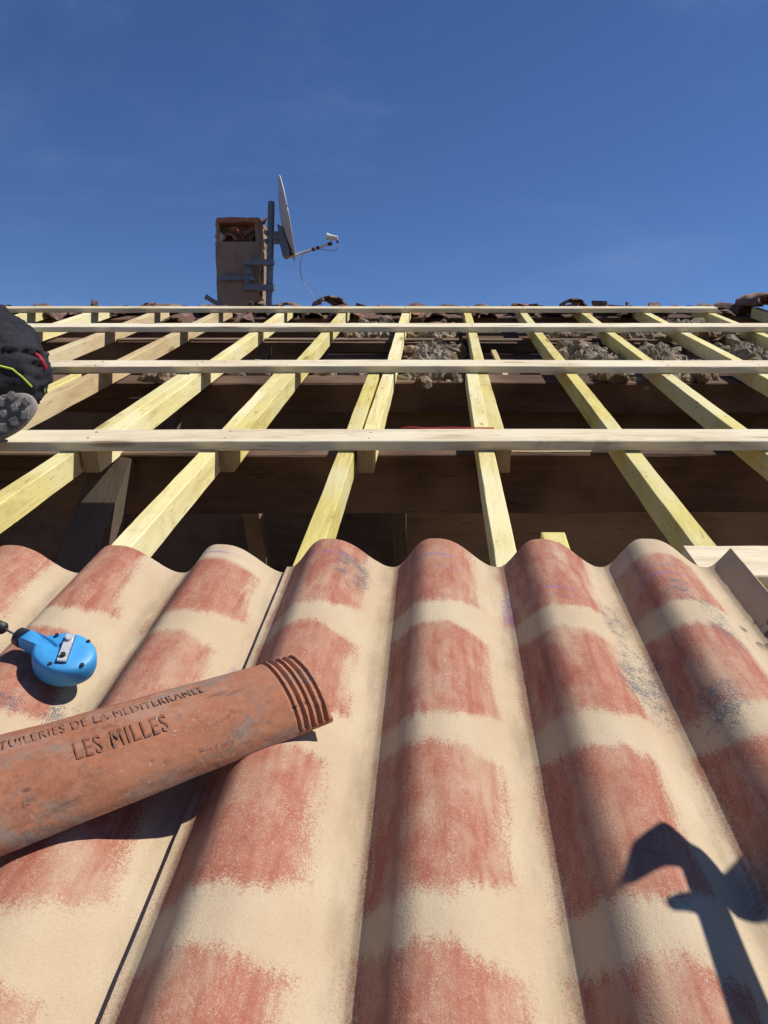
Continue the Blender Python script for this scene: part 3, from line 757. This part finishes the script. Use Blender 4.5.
q = [lp(217.5, 230) + Vector((0, -.02, 0)), lp(224.5, 237) + Vector((.0, -.03, 0)), lp(221.5, 243) + Vector((0, -.04, 0)), lp(215.3, 238.5) + Vector((-.0, -.03, 0))]
A = [b.verts.new(p) for p in q]; B = [b.verts.new(p + Vector((.012, .03, .004))) for p in q]
b.faces.new(A); b.faces.new(B[::-1])
for k in range(4): b.faces.new((A[k], B[k], B[(k + 1) % 4], A[(k + 1) % 4]))
bmesh.ops.recalc_face_normals(b, faces=b.faces); link_mesh('cap_shard', b, plain('pale_shard', (.62, .47, .36), .9), ch)
bm = bmesh.new()
rng2 = random.Random(3)
for k in range(26):                                          # broken masonry down the right arris
    p = lp(259.5, 262 + k * 1.4); s = rng2.uniform(.009, .018)
    tm = bmesh.ops.create_icosphere(bm, subdivisions=1, radius=s)
    for v in tm['verts']: v.co = v.co * (1 + noise.noise(v.co * 60 + p * 9) * .6) + p + Vector((rng2.uniform(-.012, .006), rng2.uniform(.0, .12), 0))
link_mesh('broken_edge', bm, M['oldtile'], ch)

mp = at(270, 306, CZ - .12)
mast = empty('antenna_mast', Matrix.Translation(mp), 'grey steel mast strapped to the right side of the chimney', 'mast')
def ml(x, y, z=CZ - .12): return at(x, y, z) - mp
top = ml(271.3, 202.5)
b = bmesh.new(); tube(b, [ml(268.6, 330), top], .027, 20); link_mesh('pole', b, M['galv'], mast, True, 50)
b = bmesh.new(); tube(b, [top, top + Vector((0, 0, .006))], .024, 20); link_mesh('pole_cap', b, M['blackplastic'], mast, True, 50)
for yy in (263.5, 288):
    b = bmesh.new(); box(b, ml(246, yy).x, ml(274.5, yy).x, -.028, .028, ml(0, yy + 2.6).z, ml(0, yy - 2.6).z); link_mesh('bracket_arm', b, M['galv'], mast)
b = bmesh.new(); p0, p1 = ml(244, 290.5), ml(256, 261.5)
box(b, p0.x, p0.x + .035, .030, .048, p0.z, p1.z); box(b, p0.x + .036, p1.x, .032, .046, p0.z, p0.z + .04); box(b, p0.x + .036, p1.x, .032, .046, p1.z - .04, p1.z)
link_mesh('bracket_plate', b, M['galv'], mast)
for (xx, yy) in ((249.5, 272), (251, 278)):
    b = bmesh.new(); tube(b, [ml(xx, yy) + Vector((0, .04, 0)), ml(xx, yy) + Vector((0, -.01, 0))], .022, 10); link_mesh('bolt', b, M['galv'], mast, True, 50)
b = bmesh.new(); box(b, ml(216.0, 0).x - .004, ml(245, 0).x, .074, .084, ml(0, 278.6).z, ml(0, 274).z); link_mesh('strap', b, M['galv'], mast)

# dish: seen almost edge on, its back towards us, pointing right and away
dc = at(284.8, 219, CZ - .12)
dish = empty('satellite_dish', Matrix.Translation(dc), 'pale satellite dish seen almost edge on, clamped to the mast beside the chimney', 'satellite dish')
ax = Vector((.965, .19, .18)).normalized()                  # pointing direction of the reflector
side = ax.cross(Vector((0, 0, 1))).normalized(); upv = side.cross(ax)
DR, DD = .322, .045
def dpt(r, a, back): 
    return (side * (.92 * DR * r * math.cos(a)) + upv * (DR * 1.0 * r * math.sin(a))) + ax * (DD * (r * r - .55) - (.007 if back else 0))
bm = bmesh.new(); nr, na = 12, 56
Fg = grid(bm, na, nr, lambda i, j: dpt(max(.02, j / (nr - 1)), 2 * math.pi * i / na, False), True)
Bg = grid(bm, na, nr, lambda i, j: dpt(max(.02, j / (nr - 1)), 2 * math.pi * i / na, True), True)
for i in range(na): bm.faces.new((Fg[i][-1], Fg[(i + 1) % na][-1], Bg[(i + 1) % na][-1], Bg[i][-1]))
bm.faces.new([g[0] for g in Fg]); bm.faces.new([g[0] for g in Bg][::-1])
bmesh.ops.recalc_face_normals(bm, faces=bm.faces)
link_mesh('reflector', bm, M['dish'], dish, True, 45)
b = bmesh.new(); tube(b, [dpt(1.0, 2 * math.pi * k / 64, False) - ax * .003 for k in range(65)], .0065, 8); link_mesh('reflector_rim', b, M['dish'], dish, True)
def dl(x, y, z=CZ - .12): return at(x, y, z) - dc
b = bmesh.new()                                              # folded steel plate behind the dish
q = [dl(278.5, 226), dl(283, 228), dl(291, 252), dl(290.5, 256.5), dl(284, 258), dl(281, 245)]
A = [b.verts.new(p + Vector((0, -.06, 0))) for p in q]; B = [b.verts.new(p + Vector((0, .05, 0))) for p in q]
b.faces.new(A); b.faces.new(B[::-1])
for k in range(6): b.faces.new((A[k], B[k], B[(k + 1) % 6], A[(k + 1) % 6]))
bmesh.ops.recalc_face_normals(b, faces=b.faces); link_mesh('mount_plate', b, M['galv'], dish)
b = bmesh.new()
for yy in (233, 241.5): tube(b, [dl(266.5, yy) + Vector((0, -.03, 0)), dl(266.5, yy) + Vector((0, .03, 0))], .016, 10); box(b, dl(267, 0).x, dl(279, 0).x, -.026, .026, dl(0, yy + 1.5).z, dl(0, yy - 1.2).z)
box(b, dl(273.6, 0).x, dl(279, 0).x, -.03, .02, dl(0, 240).z, dl(0, 235).z)
link_mesh('clamp', b, M['galv'], dish)
b = bmesh.new(); tube(b, [dl(288, 257.5), dl(331, 243.5)], .010, 10); link_mesh('arm', b, M['dish'], dish, True, 50)
for t0, t1 in ((.56, .62), (.66, .72), (.93, 1.02)):
    b = bmesh.new(); p, q = dl(288, 257.5), dl(331, 243.5); tube(b, [p.lerp(q, t0), p.lerp(q, t1)], .0145, 10); link_mesh('arm_clip', b, M['blackplastic'], dish, True, 50)
b = bmesh.new(); tube(b, [dl(331, 244), dl(330.5, 239)], .012, 10); tube(b, [dl(337.5, 238.2), dl(333, 237.6), dl(330.5, 237.2), dl(326.8, 236.5)], [.018, .02, .022, .030], 16)
link_mesh('receiver', b, M['lnb'], dish, True, 50)
b = bmesh.new(); tube(b, [dl(337, 239), dl(337.6, 243)], .008, 8); link_mesh('connector', b, M['blackplastic'], dish, True)
b = bmesh.new()
cp = [(337.5, 243), (337, 248), (333, 250.5), (322, 249.5), (310, 249), (303.5, 254), (300.5, 262), (300.5, 272), (303, 282), (308.5, 290), (313, 297), (316, 306), (318, 316)]
pts = [dl(x, y) for x, y in cp]; sp = []
for k in range(len(pts) - 1):
    p0, p1, p2, p3 = pts[max(k - 1, 0)], pts[k], pts[k + 1], pts[min(k + 2, len(pts) - 1)]
    for t in (0, .25, .5, .75):
        sp.append(.5 * ((2 * p1) + (p2 - p0) * t + (2 * p0 - 5 * p1 + 4 * p2 - p3) * t * t + (3 * p1 - p0 - 3 * p2 + p3) * t ** 3))
tube(b, sp + [pts[-1]], .0032, 6); link_mesh('cable', b, M['cable'], dish, True)
# pipe lying by the chimney foot
pp = at(205.5, 296.5, CZ - .3); b = bmesh.new(); e = at(217, 303.5, CZ - .25) - pp
tube(b, [Vector(), e * .12, e * .121, e * 1.6], [.021, .021, .018, .018], 14); o = link_mesh('pipe', b, M['galv'], None, True, 50); o.matrix_world = Matrix.Translation(pp)
tag(o, 'short dark pipe sticking out at the left foot of the chimney', 'pipe')

# ---------------------------------------------------------------- people
def skin(name, joints, edges, mat, parent, level=2):
    """one continuous surface grown round a skeleton: joints {name: (pos, radius)}"""
    keys = list(joints); idx = {k: i for i, k in enumerate(keys)}
    me = bpy.data.meshes.new(name); me.from_pydata([joints[k][0] for k in keys], [(idx[a], idx[b_]) for a, b_ in edges], [])
    o = bpy.data.objects.new(name, me); COL.objects.link(o)
    md = o.modifiers.new('s', 'SKIN'); md.use_smooth_shade = True
    for i, k in enumerate(keys):
        r = joints[k][1]; sv = me.skin_vertices[0].data[i]
        sv.radius = r if isinstance(r, tuple) else (r, r); sv.use_root = (i == 0)
    sd = o.modifiers.new('d', 'SUBSURF'); sd.levels = sd.render_levels = level
    dg = bpy.context.evaluated_depsgraph_get(); new = bpy.data.meshes.new_from_object(o.evaluated_get(dg))
    o.modifiers.clear(); o.data = new; bpy.data.meshes.remove(me)
    new.materials.clear(); new.materials.append(mat)
    for p in new.polygons: p.use_smooth = True; p.material_index = 0
    if parent is not None: o.parent = parent
    return o
def blobs(name, segs, mat, parent, voxel=.010, smooth=7):
    """one continuous surface over tapering limbs: segs = (a, ra, b, rb)"""
    vs, fs = [], []
    for a, ra, b_, rb in segs:
        a, b_ = Vector(a), Vector(b_); d = b_ - a; L = max(d.length, 1e-4); d = d / L
        x = d.cross(Vector((.1, .2, 1)) if abs(d.z) < .9 else Vector((1, 0, 0))).normalized(); y = d.cross(x)
        q0 = len(vs); N = 24; K = []
        for t in (5, 20, 40, 60, 80): K.append((a - d * ra * math.cos(R(t)), ra * math.sin(R(t))))
        for t in range(7): K.append((a + d * L * t / 6, ra + (rb - ra) * t / 6))
        for t in (80, 60, 40, 20, 5): K.append((b_ + d * rb * math.cos(R(t)), rb * math.sin(R(t))))
        for c, r in K:
            for k in range(N): vs.append(c + (x * math.cos(2 * math.pi * k / N) + y * math.sin(2 * math.pi * k / N)) * r)
        for m in range(len(K) - 1):
            for k in range(N): fs.append((q0 + m * N + k, q0 + m * N + (k + 1) % N, q0 + (m + 1) * N + (k + 1) % N, q0 + (m + 1) * N + k))
        fs.append(tuple(q0 + k for k in range(N))[::-1]); fs.append(tuple(q0 + (len(K) - 1) * N + k for k in range(N)))
    me = bpy.data.meshes.new(name); me.from_pydata(vs, [], fs); o = bpy.data.objects.new(name, me); COL.objects.link(o)
    md = o.modifiers.new('r', 'REMESH'); md.mode = 'VOXEL'; md.voxel_size = voxel; md.use_smooth_shade = True
    m2 = o.modifiers.new('s', 'SMOOTH'); m2.iterations = smooth; m2.factor = .5
    dg = bpy.context.evaluated_depsgraph_get(); new = bpy.data.meshes.new_from_object(o.evaluated_get(dg))
    o.modifiers.clear(); o.data = new; bpy.data.meshes.remove(me)
    new.materials.clear(); new.materials.append(mat)
    for p in new.polygons: p.use_smooth = True; p.material_index = 0
    if parent is not None: o.parent = parent
    return o
def limbs(J, E):
    rr = lambda k: (J[k][1][0] + J[k][1][1]) / 2 if isinstance(J[k][1], tuple) else J[k][1]
    return [(J[a][0], rr(a), J[b_][0], rr(b_)) for a, b_ in E]
def chain(ks): return list(zip(ks, ks[1:]))
def wrinkle(o, amp=.008, sc=14, seed=0, stretch=(1, 1, 1)):
    """cloth folds: sharp ridges that run across the limb, plus small creases"""
    for v in o.data.vertices:
        q = Vector((v.co.x * stretch[0], v.co.y * stretch[1], v.co.z * stretch[2]))
        a = 1 - abs(noise.noise(q * sc * .55 + Vector((seed, 0, noise.noise(q * sc * .4) * 1.5))) * 2.2)
        b_ = 1 - abs(noise.noise(q * sc * 1.3 + Vector((0, seed, 0))) * 2.2)
        v.co += v.normal * (max(a, 0) ** 2 * amp * 1.9 + max(b_, 0) ** 2 * amp * .8 - amp)
def ball(bm, c, r, seg=16, sq=(1, 1, 1)):
    t = bmesh.ops.create_uvsphere(bm, u_segments=seg, v_segments=seg // 2 + 2, radius=1)
    for v in t['verts']: v.co = Vector((v.co.x * r * sq[0], v.co.y * r * sq[1], v.co.z * r * sq[2])) + Vector(c)
def head_mesh(parent, c, fwd, inner=None):
    """head with nose, brow, ears, eyes and hair; fwd = direction of the face"""
    fwd = fwd.normalized(); s = fwd.cross(Vector((0, 0, 1))).normalized(); u = s.cross(fwd)
    m = Matrix((s, fwd, u)).transposed().to_4x4(); m.translation = c
    b = bmesh.new(); t = bmesh.ops.create_uvsphere(b, u_segments=40, v_segments=28, radius=1)
    for v in t['verts']:
        x, y, z = v.co
        X, Y, Z = x * .076, y * .095, z * .115
        if z < 0: X *= 1 + z * .32; Y *= 1 + z * .12
        if y > .5: 
            Y += .020 * math.exp(-(x / .16) ** 2) * math.exp(-((z + .12) / .2) ** 2)          # nose
            Y -= .010 * math.exp(-((abs(x) - .36) / .17) ** 2) * math.exp(-((z - .06) / .12) ** 2)  # eye sockets
            Y += .004 * math.exp(-((z + .45) / .08) ** 2) * math.exp(-(x / .3) ** 2)           # lips
        v.co = m @ Vector((X, Y, Z))
    for sx in (-1, 1):
        t = bmesh.ops.create_uvsphere(b, u_segments=12, v_segments=8, radius=1)
        for v in t['verts']: v.co = m @ Vector((sx * .078 + v.co.x * .009, -.004 + v.co.y * .018, -.005 + v.co.z * .032))
    if inner is not None: b.from_mesh(inner.data); bpy.data.objects.remove(inner)
    hd = link_mesh('body', b, M['skin'], parent, True)
    for sx in (-1, 1):
        b = bmesh.new(); ball(b, m @ Vector((sx * .030, .079, .008)), .010); link_mesh('eye', b, M['lnb'], hd, True)
    b = bmesh.new(); t = bmesh.ops.create_uvsphere(b, u_segments=32, v_segments=24, radius=1)
    kill = [v for v in t['verts'] if v.co.z < -.35 or (v.co.y > .35 and v.co.z < .55)]
    bmesh.ops.delete(b, geom=kill, context='VERTS')
    for v in b.verts: v.co = m @ (Vector((v.co.x * .083, v.co.y * .101 - .004, v.co.z * .121 + .003)) * (1 + noise.noise(v.co * 5) * .03))
    link_mesh('hair', b, M['hair'], hd, True)
    return hd
def hand(parent, wrist, d, palm_n, mat, curl=.35, s=1.0, name='glove'):
    """five-fingered hand: d = pointing direction, palm_n = direction the palm faces"""
    d = d.normalized(); palm_n = (palm_n - d * palm_n.dot(d)).normalized(); side_ = d.cross(palm_n)
    J = {'w': (wrist, (.026 * s, .020 * s)), 'p': (wrist + d * .045 * s, (.036 * s, .016 * s)), 'k': (wrist + d * .085 * s, (.036 * s, .013 * s))}
    o = skin(name, J, chain(['w', 'p', 'k']), mat, parent, 2)
    for n_, (off, L) in enumerate(((-.030, .075), (-.010, .085), (.010, .080), (.029, .062))):
        p = wrist + d * .070 * s + side_ * off * s; q = {}; dirv = d.copy(); ks = []
        q['a'] = (p, .0095 * s); ks.append('a'); p = p + d * .022 * s
        q['b'] = (p, .0095 * s); ks.append('b')
        for j, fr in enumerate((.42, .32, .26)):
            ang = curl * (j + 1) * 1.0
            dv_ = (d * math.cos(ang) + palm_n * math.sin(ang)).normalized(); p = p + dv_ * L * fr * s
            q['c%d' % j] = (p, (.0088 - .0009 * j) * s); ks.append('c%d' % j)
        skin('finger', q, chain(ks), mat, o, 1)
    p = wrist + d * .025 * s - side_ * .018 * s
    q = {'a': (p, .013 * s), 'b': (p + (d * .6 - side_ * .8).normalized() * .035 * s, .0115 * s), 'c': (p + (d * .75 - side_ * .8).normalized() * .035 * s + (d * .8 - side_ * .2 + palm_n * .5).normalized() * .032 * s, .0095 * s)}
    skin('thumb', q, chain(['a', 'b', 'c']), mat, o, 1)
    return o

# worker crouching at the left, facing left and away, seen from behind
O = F @ Vector((-1.315, 2.12, WB))
worker = empty('person', Matrix.Translation(O), 'person in black workwear with yellow-green piping crouching on the rafters at the left edge', 'person')
V = Vector
pel = V((0.0, .0, .175)); 
tor = {'hip': (pel + V((.02, .03, .035)), .125), 'waist': (pel + V((-.12, .05, .11)), .118), 'chest': (pel + V((-.30, .12, .25)), .135), 'neckb': (pel + V((-.40, .17, .40)), (.12, .10)), 'neck': (pel + V((-.47, .19, .45)), (.06, .06)),
       'shR': (pel + V((-.33, -.02, .36)), (.085, .085)), 'elR': (pel + V((-.45, -.04, .10)), (.058, .058)), 'wrR': (pel + V((-.63, .02, -.06)), (.042, .042)),
       'shL': (pel + V((-.42, .36, .34)), (.085, .085)), 'elL': (pel + V((-.58, .42, .10)), (.058, .058)), 'wrL': (pel + V((-.72, .36, -.06)), (.042, .042))}
jk = blobs('jacket', limbs(tor, chain(['hip', 'waist', 'chest', 'neckb', 'neck']) + [('neckb', 'shR'), ('shR', 'elR'), ('elR', 'wrR'), ('neckb', 'shL'), ('shL', 'elL'), ('elL', 'wrL')]) + [(pel + V((.0, .0, .03)), .15, pel + V((.0, .10, .03)), .15)], M['cloth'], worker)
wrinkle(jk, .007, 11, 1, (1.5, .8, 1.5))
leg = {'p': (pel + V((.02, .03, -.01)), .168), 'hR': (pel + V((-.06, -.10, -.03)), (.115, .115)), 'kR': (pel + V((-.42, -.16, -.03)), (.078, .078)), 'aR': (pel + V((-.05, -.155, -.085)), (.055, .055)),
       'hL': (pel + V((-.06, .17, -.01)), (.115, .115)), 'kL': (pel + V((-.47, .34, .06)), (.078, .078)), 'aL': (pel + V((-.38, .36, -.12)), (.052, .052))}
tr = blobs('trousers', limbs(leg, [('p', 'hR'), ('hR', 'kR'), ('kR', 'aR'), ('p', 'hL'), ('hL', 'kL'), ('kL', 'aL')]), M['trouser'], worker)
wrinkle(tr, .009, 12, 5, (.8, .8, 2.4))
def slim(segs, k=.72): return [(a, ra * k, b_, rb * k) for a, ra, b_, rb in segs]
nk = blobs('core', slim(limbs(tor, chain(['hip', 'waist', 'chest', 'neckb']) + [('neckb', 'shR'), ('shR', 'elR'), ('elR', 'wrR'), ('neckb', 'shL'), ('shL', 'elL'), ('elL', 'wrL')]) + limbs(leg, [('p', 'hR'), ('hR', 'kR'), ('kR', 'aR'), ('p', 'hL'), ('hL', 'kL'), ('kL', 'aL')]))
           + [(pel + V((-.40, .17, .40)), .055, pel + V((-.56, .22, .53)), .052)], M['skin'], None, .014)
head_mesh(worker, pel + V((-.60, .235, .575)), V((-.9, .3, -.45)), nk)
hand(worker, pel + V((-.64, .02, -.07)), V((-.75, .1, -.35)), V((0, 0, -1)), M['glove'])
hand(worker, pel + V((-.73, .36, -.07)), V((-.8, 0, -.3)), V((0, 0, -1)), M['glove'])
# surfaces to lay trim on: push a line of points onto the trousers
from mathutils.bvhtree import BVHTree
def on_surface(obj, pts, target_dir, lift):
    bvh = BVHTree.FromPolygons([v.co.copy() for v in obj.data.vertices], [list(p.vertices) for p in obj.data.polygons])
    out = []
    for p in pts:
        o_, d_ = p
        h = bvh.ray_cast(o_, d_)
        if h[0] is not None: out.append(h[0] - d_ * lift)
    return out
camL = CAM - O
def trim(obj, pix, rad, mat, name, seg=6):
    rays = []
    for (x0, y0), (x1, y1) in zip(pix, pix[1:]):
        for t in range(8):
            x, y = x0 + (x1 - x0) * t / 8, y0 + (y1 - y0) * t / 8
            rays.append((camL, (at(x, y, 2) - CAM).normalized()))
    pts = on_surface(obj, rays, None, rad * .3)
    if len(pts) > 2:
        b = bmesh.new(); tube(b, pts, rad, seg); return link_mesh(name, b, mat, obj, True)
# boot with lugged sole
def boot(parent, c, toe, sole_n, s=1.0):
    toe = toe.normalized(); sole_n = (sole_n - toe * sole_n.dot(toe)).normalized(); wd = toe.cross(sole_n)
    m = Matrix((toe, wd, sole_n)).transposed().to_4x4(); m.translation = c
    def outl(t):
        a = 2 * math.pi * t; x = math.cos(a) * .142; w_ = .047 + .008 * math.sin(x * 14) ; y = math.copysign(abs(math.sin(a)) ** .7, math.sin(a)) * w_ * (1 - max(0, (x - .08)) * 3)
        return x, y
    b = bmesh.new(); rs = []
    for z, k in ((-.012, .96), (0, 1.0), (.014, 1.0), (.020, .95)):
        rs.append([b.verts.new(m @ Vector((outl(t / 48)[0] * k, outl(t / 48)[1] * k, z))) for t in range(48)])
    for A, B in zip(rs, rs[1:]):
        for k in range(48): b.faces.new((A[k], A[(k + 1) % 48], B[(k + 1) % 48], B[k]))
    b.faces.new(rs[0][::-1]); b.faces.new(rs[-1]); bmesh.ops.recalc_face_normals(b, faces=b.faces)
    so = link_mesh('sole', b, M['sole'], None, True, 50)
    b = bmesh.new()      # lugs: chunky ribs with gaps
    for ix in range(-4, 5):
        for iy in (-1, 0, 1):
            x = ix * .0305 + (.010 if iy else 0); y = iy * .030
            lx, ly = (.0245, .026) if iy else (.021, .022)
            if abs(x) > .125: continue
            mm = m @ Matrix.Translation((x, y * (1 - max(0, x - .08) * 2.5), .020)) @ Matrix.Rotation(R(iy * 24 + (10 if ix % 2 else -8)), 4, 'Z')
            vs = box(b, -lx / 2, lx / 2, -ly / 2, ly / 2, 0, .012, mm)
    bmesh.ops.bevel(b, geom=b.edges[:], offset=.0042, segments=3, affect='EDGES')
    lg = link_mesh('tread', b, M['sole'], None, True, 60)
    up = skin('upper', {'t': (m @ Vector((.095, 0, -.030)), (.038, .030)), 'm': (m @ Vector((.03, 0, -.045)), (.044, .040)), 'h': (m @ Vector((-.085, 0, -.045)), (.042, .045)), 'a': (m @ Vector((-.085, 0, -.13)), (.050, .050))}, chain(['t', 'm', 'h', 'a']), M['boot'], None)
    up.name = 'boot'; up.parent = parent; so.parent = up; lg.parent = up
    return up
boot(worker, F @ Vector((-1.168, 1.925, -.006)) - O, V((.72, .25, .46)), V((.28, -.95, .12)), .9)
boot(worker, pel + V((-.36, .37, -.165)), V((-.9, .2, .0)), V((0, .0, -1)))

# unseen roofer added behind the camera, with a hammer shaped for its hooked shadow
SUN = Vector((.60, .34, .72)).normalized()    # in roof coordinates, towards the sun
sunw = (F.to_3x3() @ SUN).normalized()
def shadow_pt(x, y, t, w=-.01):
    """roof coordinates of the point t metres up-sun from where pixel x,y meets the sheet"""
    a = math.atan((y - 512) / FPX) + R(21.9); h = CAMW - w; v = h / math.tan(a)
    z = v * math.cos(R(21.9)) + h * math.sin(R(21.9)); u = (x - VPX) * z / FPX
    return Vector((u, v, w)) + SUN * t
HT = .66
hp = [F @ shadow_pt(x, y, HT) for x, y in ((702, 862), (775, 1060), (610, 906), (650, 918), (790, 846), (795, 880))]
O2 = F @ Vector((1.0, -.15, -.05))
head_p, hand_p = hp[0], hp[1]
ham = empty('claw_hammer', Matrix.Translation(head_p), 'unseen claw hammer added in a raised glove beyond the right edge, shaped to cast the hooked shadow', 'hammer')
def H(p): return p - head_p
hd_dir = (hand_p - head_p).normalized()
b = bmesh.new(); tube(b, [H(head_p), H(head_p) + hd_dir * .08, hd_dir * .20, hd_dir * .34], [.025, .027, .033, .036], 16); link_mesh('handle', b, M['handle'], ham, True, 50)
claw = (hp[2] - head_p); cl = claw - hd_dir * claw.dot(hd_dir) * .0
b = bmesh.new()
tube(b, [-cl.normalized() * .03, V((0, 0, 0)), cl * .35 - hd_dir * .022, cl * .72 - hd_dir * .016, cl], [.026, .029, .025, .017, .006], 14)
tube(b, [V((0, 0, 0)) + hd_dir * .052, (hp[3] - head_p) * .5 + hd_dir * .028, (hp[3] - head_p) + hd_dir * .012], [.013, .011, .007], 12)
tube(b, [-cl.normalized() * .028, (hp[4] - head_p) * .55 + hd_dir * .012, (hp[4] - head_p) * 1.1], [.018, .022, .036], 16)
link_mesh('hammer_head', b, M['galv'], ham, True, 50)
man = empty('person', Matrix.Translation(O2), 'unseen person in charcoal workwear added out of frame at the lower right to hold the hammer', 'person')
def Q(p): return p - O2
grip = head_p + hd_dir * .28; wr = grip + Vector((.06, -.05, -.02))
pl = V((.12, -.25, .30))
t2 = {'hip': (pl, (.15, .13)), 'waist': (pl + V((-.02, .04, .16)), (.14, .115)), 'chest': (pl + V((-.05, .12, .36)), (.17, .125)), 'nb': (pl + V((-.06, .17, .50)), (.10, .08)), 'n': (pl + V((-.06, .19, .57)), (.06, .06)),
      'sL': (pl + V((-.22, .15, .44)), .07), 'eL': (Q(wr).lerp(pl + V((-.22, .15, .44)), .5) + V((.03, -.03, -.10)), .052), 'wL': (Q(wr), .038),
      'sR': (pl + V((.13, .15, .44)), .07), 'eR': (pl + V((.20, .25, .20)), .052), 'wR': (pl + V((.12, .42, .06)), .038)}
o = blobs('jacket', limbs(t2, chain(['hip', 'waist', 'chest', 'nb', 'n']) + [('nb', 'sL'), ('sL', 'eL'), ('eL', 'wL'), ('nb', 'sR'), ('sR', 'eR'), ('eR', 'wR')]), M['cloth'], man); wrinkle(o, .006, 13, 4)
l2 = {'p': (pl + V((0, 0, -.02)), (.15, .14)), 'a': (pl + V((-.11, .04, -.05)), .11), 'b': (pl + V((-.16, .42, .0)), .075), 'c': (pl + V((-.13, .22, -.31)), .05), 'd': (pl + V((.13, .04, -.05)), .11), 'e': (pl + V((.20, .40, -.18)), .075), 'f': (pl + V((.18, .06, -.31)), .05)}
o = blobs('trousers', limbs(l2, [('p', 'a'), ('a', 'b'), ('b', 'c'), ('p', 'd'), ('d', 'e'), ('e', 'f')]), M['trouser'], man); wrinkle(o, .006, 13, 6)
core = blobs('core', slim(limbs(t2, chain(['hip', 'waist', 'chest', 'nb']) + [('nb', 'sL'), ('sL', 'eL'), ('eL', 'wL'), ('nb', 'sR'), ('sR', 'eR'), ('eR', 'wR')]) + limbs(l2, [('p', 'a'), ('a', 'b'), ('b', 'c'), ('p', 'd'), ('d', 'e'), ('e', 'f')]))
           + [(pl + V((-.06, .17, .50)), .055, pl + V((-.06, .23, .68)), .052)], M['skin'], None)
head_mesh(man, pl + V((-.06, .25, .74)), V((-.3, .9, -.25)), core)
hand(man, Q(wr), (grip - wr), (hd_dir.cross(grip - wr)), M['glove'], curl=.75)
hand(man, pl + V((.12, .42, .06)), V((0, .6, -.5)), V((0, -.3, -1)), M['glove'])
boot(man, pl + V((-.13, .26, -.345)), V((0, 1, .25)), V((0, .2, -1)))
boot(man, pl + V((.18, .08, -.345)), V((0, 1, .25)), V((0, .2, -1)))
# trim on the worker
trim(tr, [(-14, 364), (0, 366), (12, 369), (22, 377), (33, 388)], .0028, M['hivis'], 'piping')
trim(tr, [(44, 387), (45, 393), (44, 400)], .0022, M['hivis'], 'piping')
trim(tr, [(34, 353), (39, 357), (43, 363), (46, 369)], .0065, M['redcloth'], 'belt_label')

# ---------------------------------------------------------------- light, sky, camera
w = bpy.data.worlds.new('World'); scene.world = w; w.use_nodes = True
nt = w.node_tree; nt.nodes.clear()
out = nt.nodes.new('ShaderNodeOutputWorld'); bg = nt.nodes.new('ShaderNodeBackground'); sky = nt.nodes.new('ShaderNodeTexSky')
sky.sky_type = 'NISHITA'; sky.sun_disc = False
sky.sun_elevation = math.asin(sunw.z); sky.sun_rotation = math.atan2(sunw.x, sunw.y)
sky.altitude = 1500; sky.air_density = 1.0; sky.dust_density = .15; sky.ozone_density = 4.0
# thin cirrus
tc = nt.nodes.new('ShaderNodeTexCoord'); mp_ = nt.nodes.new('ShaderNodeMapping'); mp_.inputs['Scale'].default_value = (1.6, 1.2, 5.0); mp_.inputs['Rotation'].default_value = (.25, .35, .1)
nz = nt.nodes.new('ShaderNodeTexNoise'); nz.inputs['Scale'].default_value = 1.6; nz.inputs['Detail'].default_value = 7; nz.inputs['Roughness'].default_value = .62; nz.inputs['Distortion'].default_value = .5
mr = nt.nodes.new('ShaderNodeMapRange'); mr.interpolation_type = 'SMOOTHSTEP'; mr.inputs['From Min'].default_value = .46; mr.inputs['From Max'].default_value = .82; mr.inputs['To Max'].default_value = .24
mx = nt.nodes.new('ShaderNodeMix'); mx.data_type = 'RGBA'; mx.inputs[7].default_value = (5.0, 5.8, 7.0, 1)
L_ = nt.links.new
L_(tc.outputs['Generated'], mp_.inputs[0]); L_(mp_.outputs[0], nz.inputs['Vector']); L_(nz.outputs[0], mr.inputs[0]); L_(mr.outputs[0], mx.inputs[0]); L_(sky.outputs[0], mx.inputs[6])
tn = nt.nodes.new('ShaderNodeMix'); tn.data_type = 'RGBA'; tn.blend_type = 'MULTIPLY'; tn.inputs[0].default_value = 1; tn.inputs[7].default_value = (.84, 1.04, 1.42, 1)
L_(mx.outputs[2], tn.inputs[6]); L_(tn.outputs[2], bg.inputs[0]); bg.inputs[1].default_value = .057; L_(bg.outputs[0], out.inputs[0])
sl = bpy.data.lights.new('sun', 'SUN'); sl.energy = 4.5; sl.angle = R(.53); sl.color = (1, .955, .88)
so = bpy.data.objects.new('sun', sl); COL.objects.link(so); so.rotation_euler = sunw.to_track_quat('Z', 'Y').to_euler(); so.location = (3, 3, 8)

cd = bpy.data.cameras.new('camera'); cam = bpy.data.objects.new('camera', cd); COL.objects.link(cam)
cam.location = CAM; cam.rotation_euler = (R(90 - TILT), 0, 0)
cd.sensor_fit = 'VERTICAL'; cd.sensor_height = 32; cd.lens = 32 * FPX / 1024
cd.shift_x = -(VPX - 384) / 1024; cd.clip_start = .02; cd.clip_end = 9000
scene.camera = cam
vs = scene.view_settings; vs.view_transform = 'Standard'; vs.look = 'None'; vs.exposure = 0.15; vs.gamma = 1
scene.render.engine = 'CYCLES'; scene.cycles.use_denoising = True; scene.cycles.max_bounces = 6
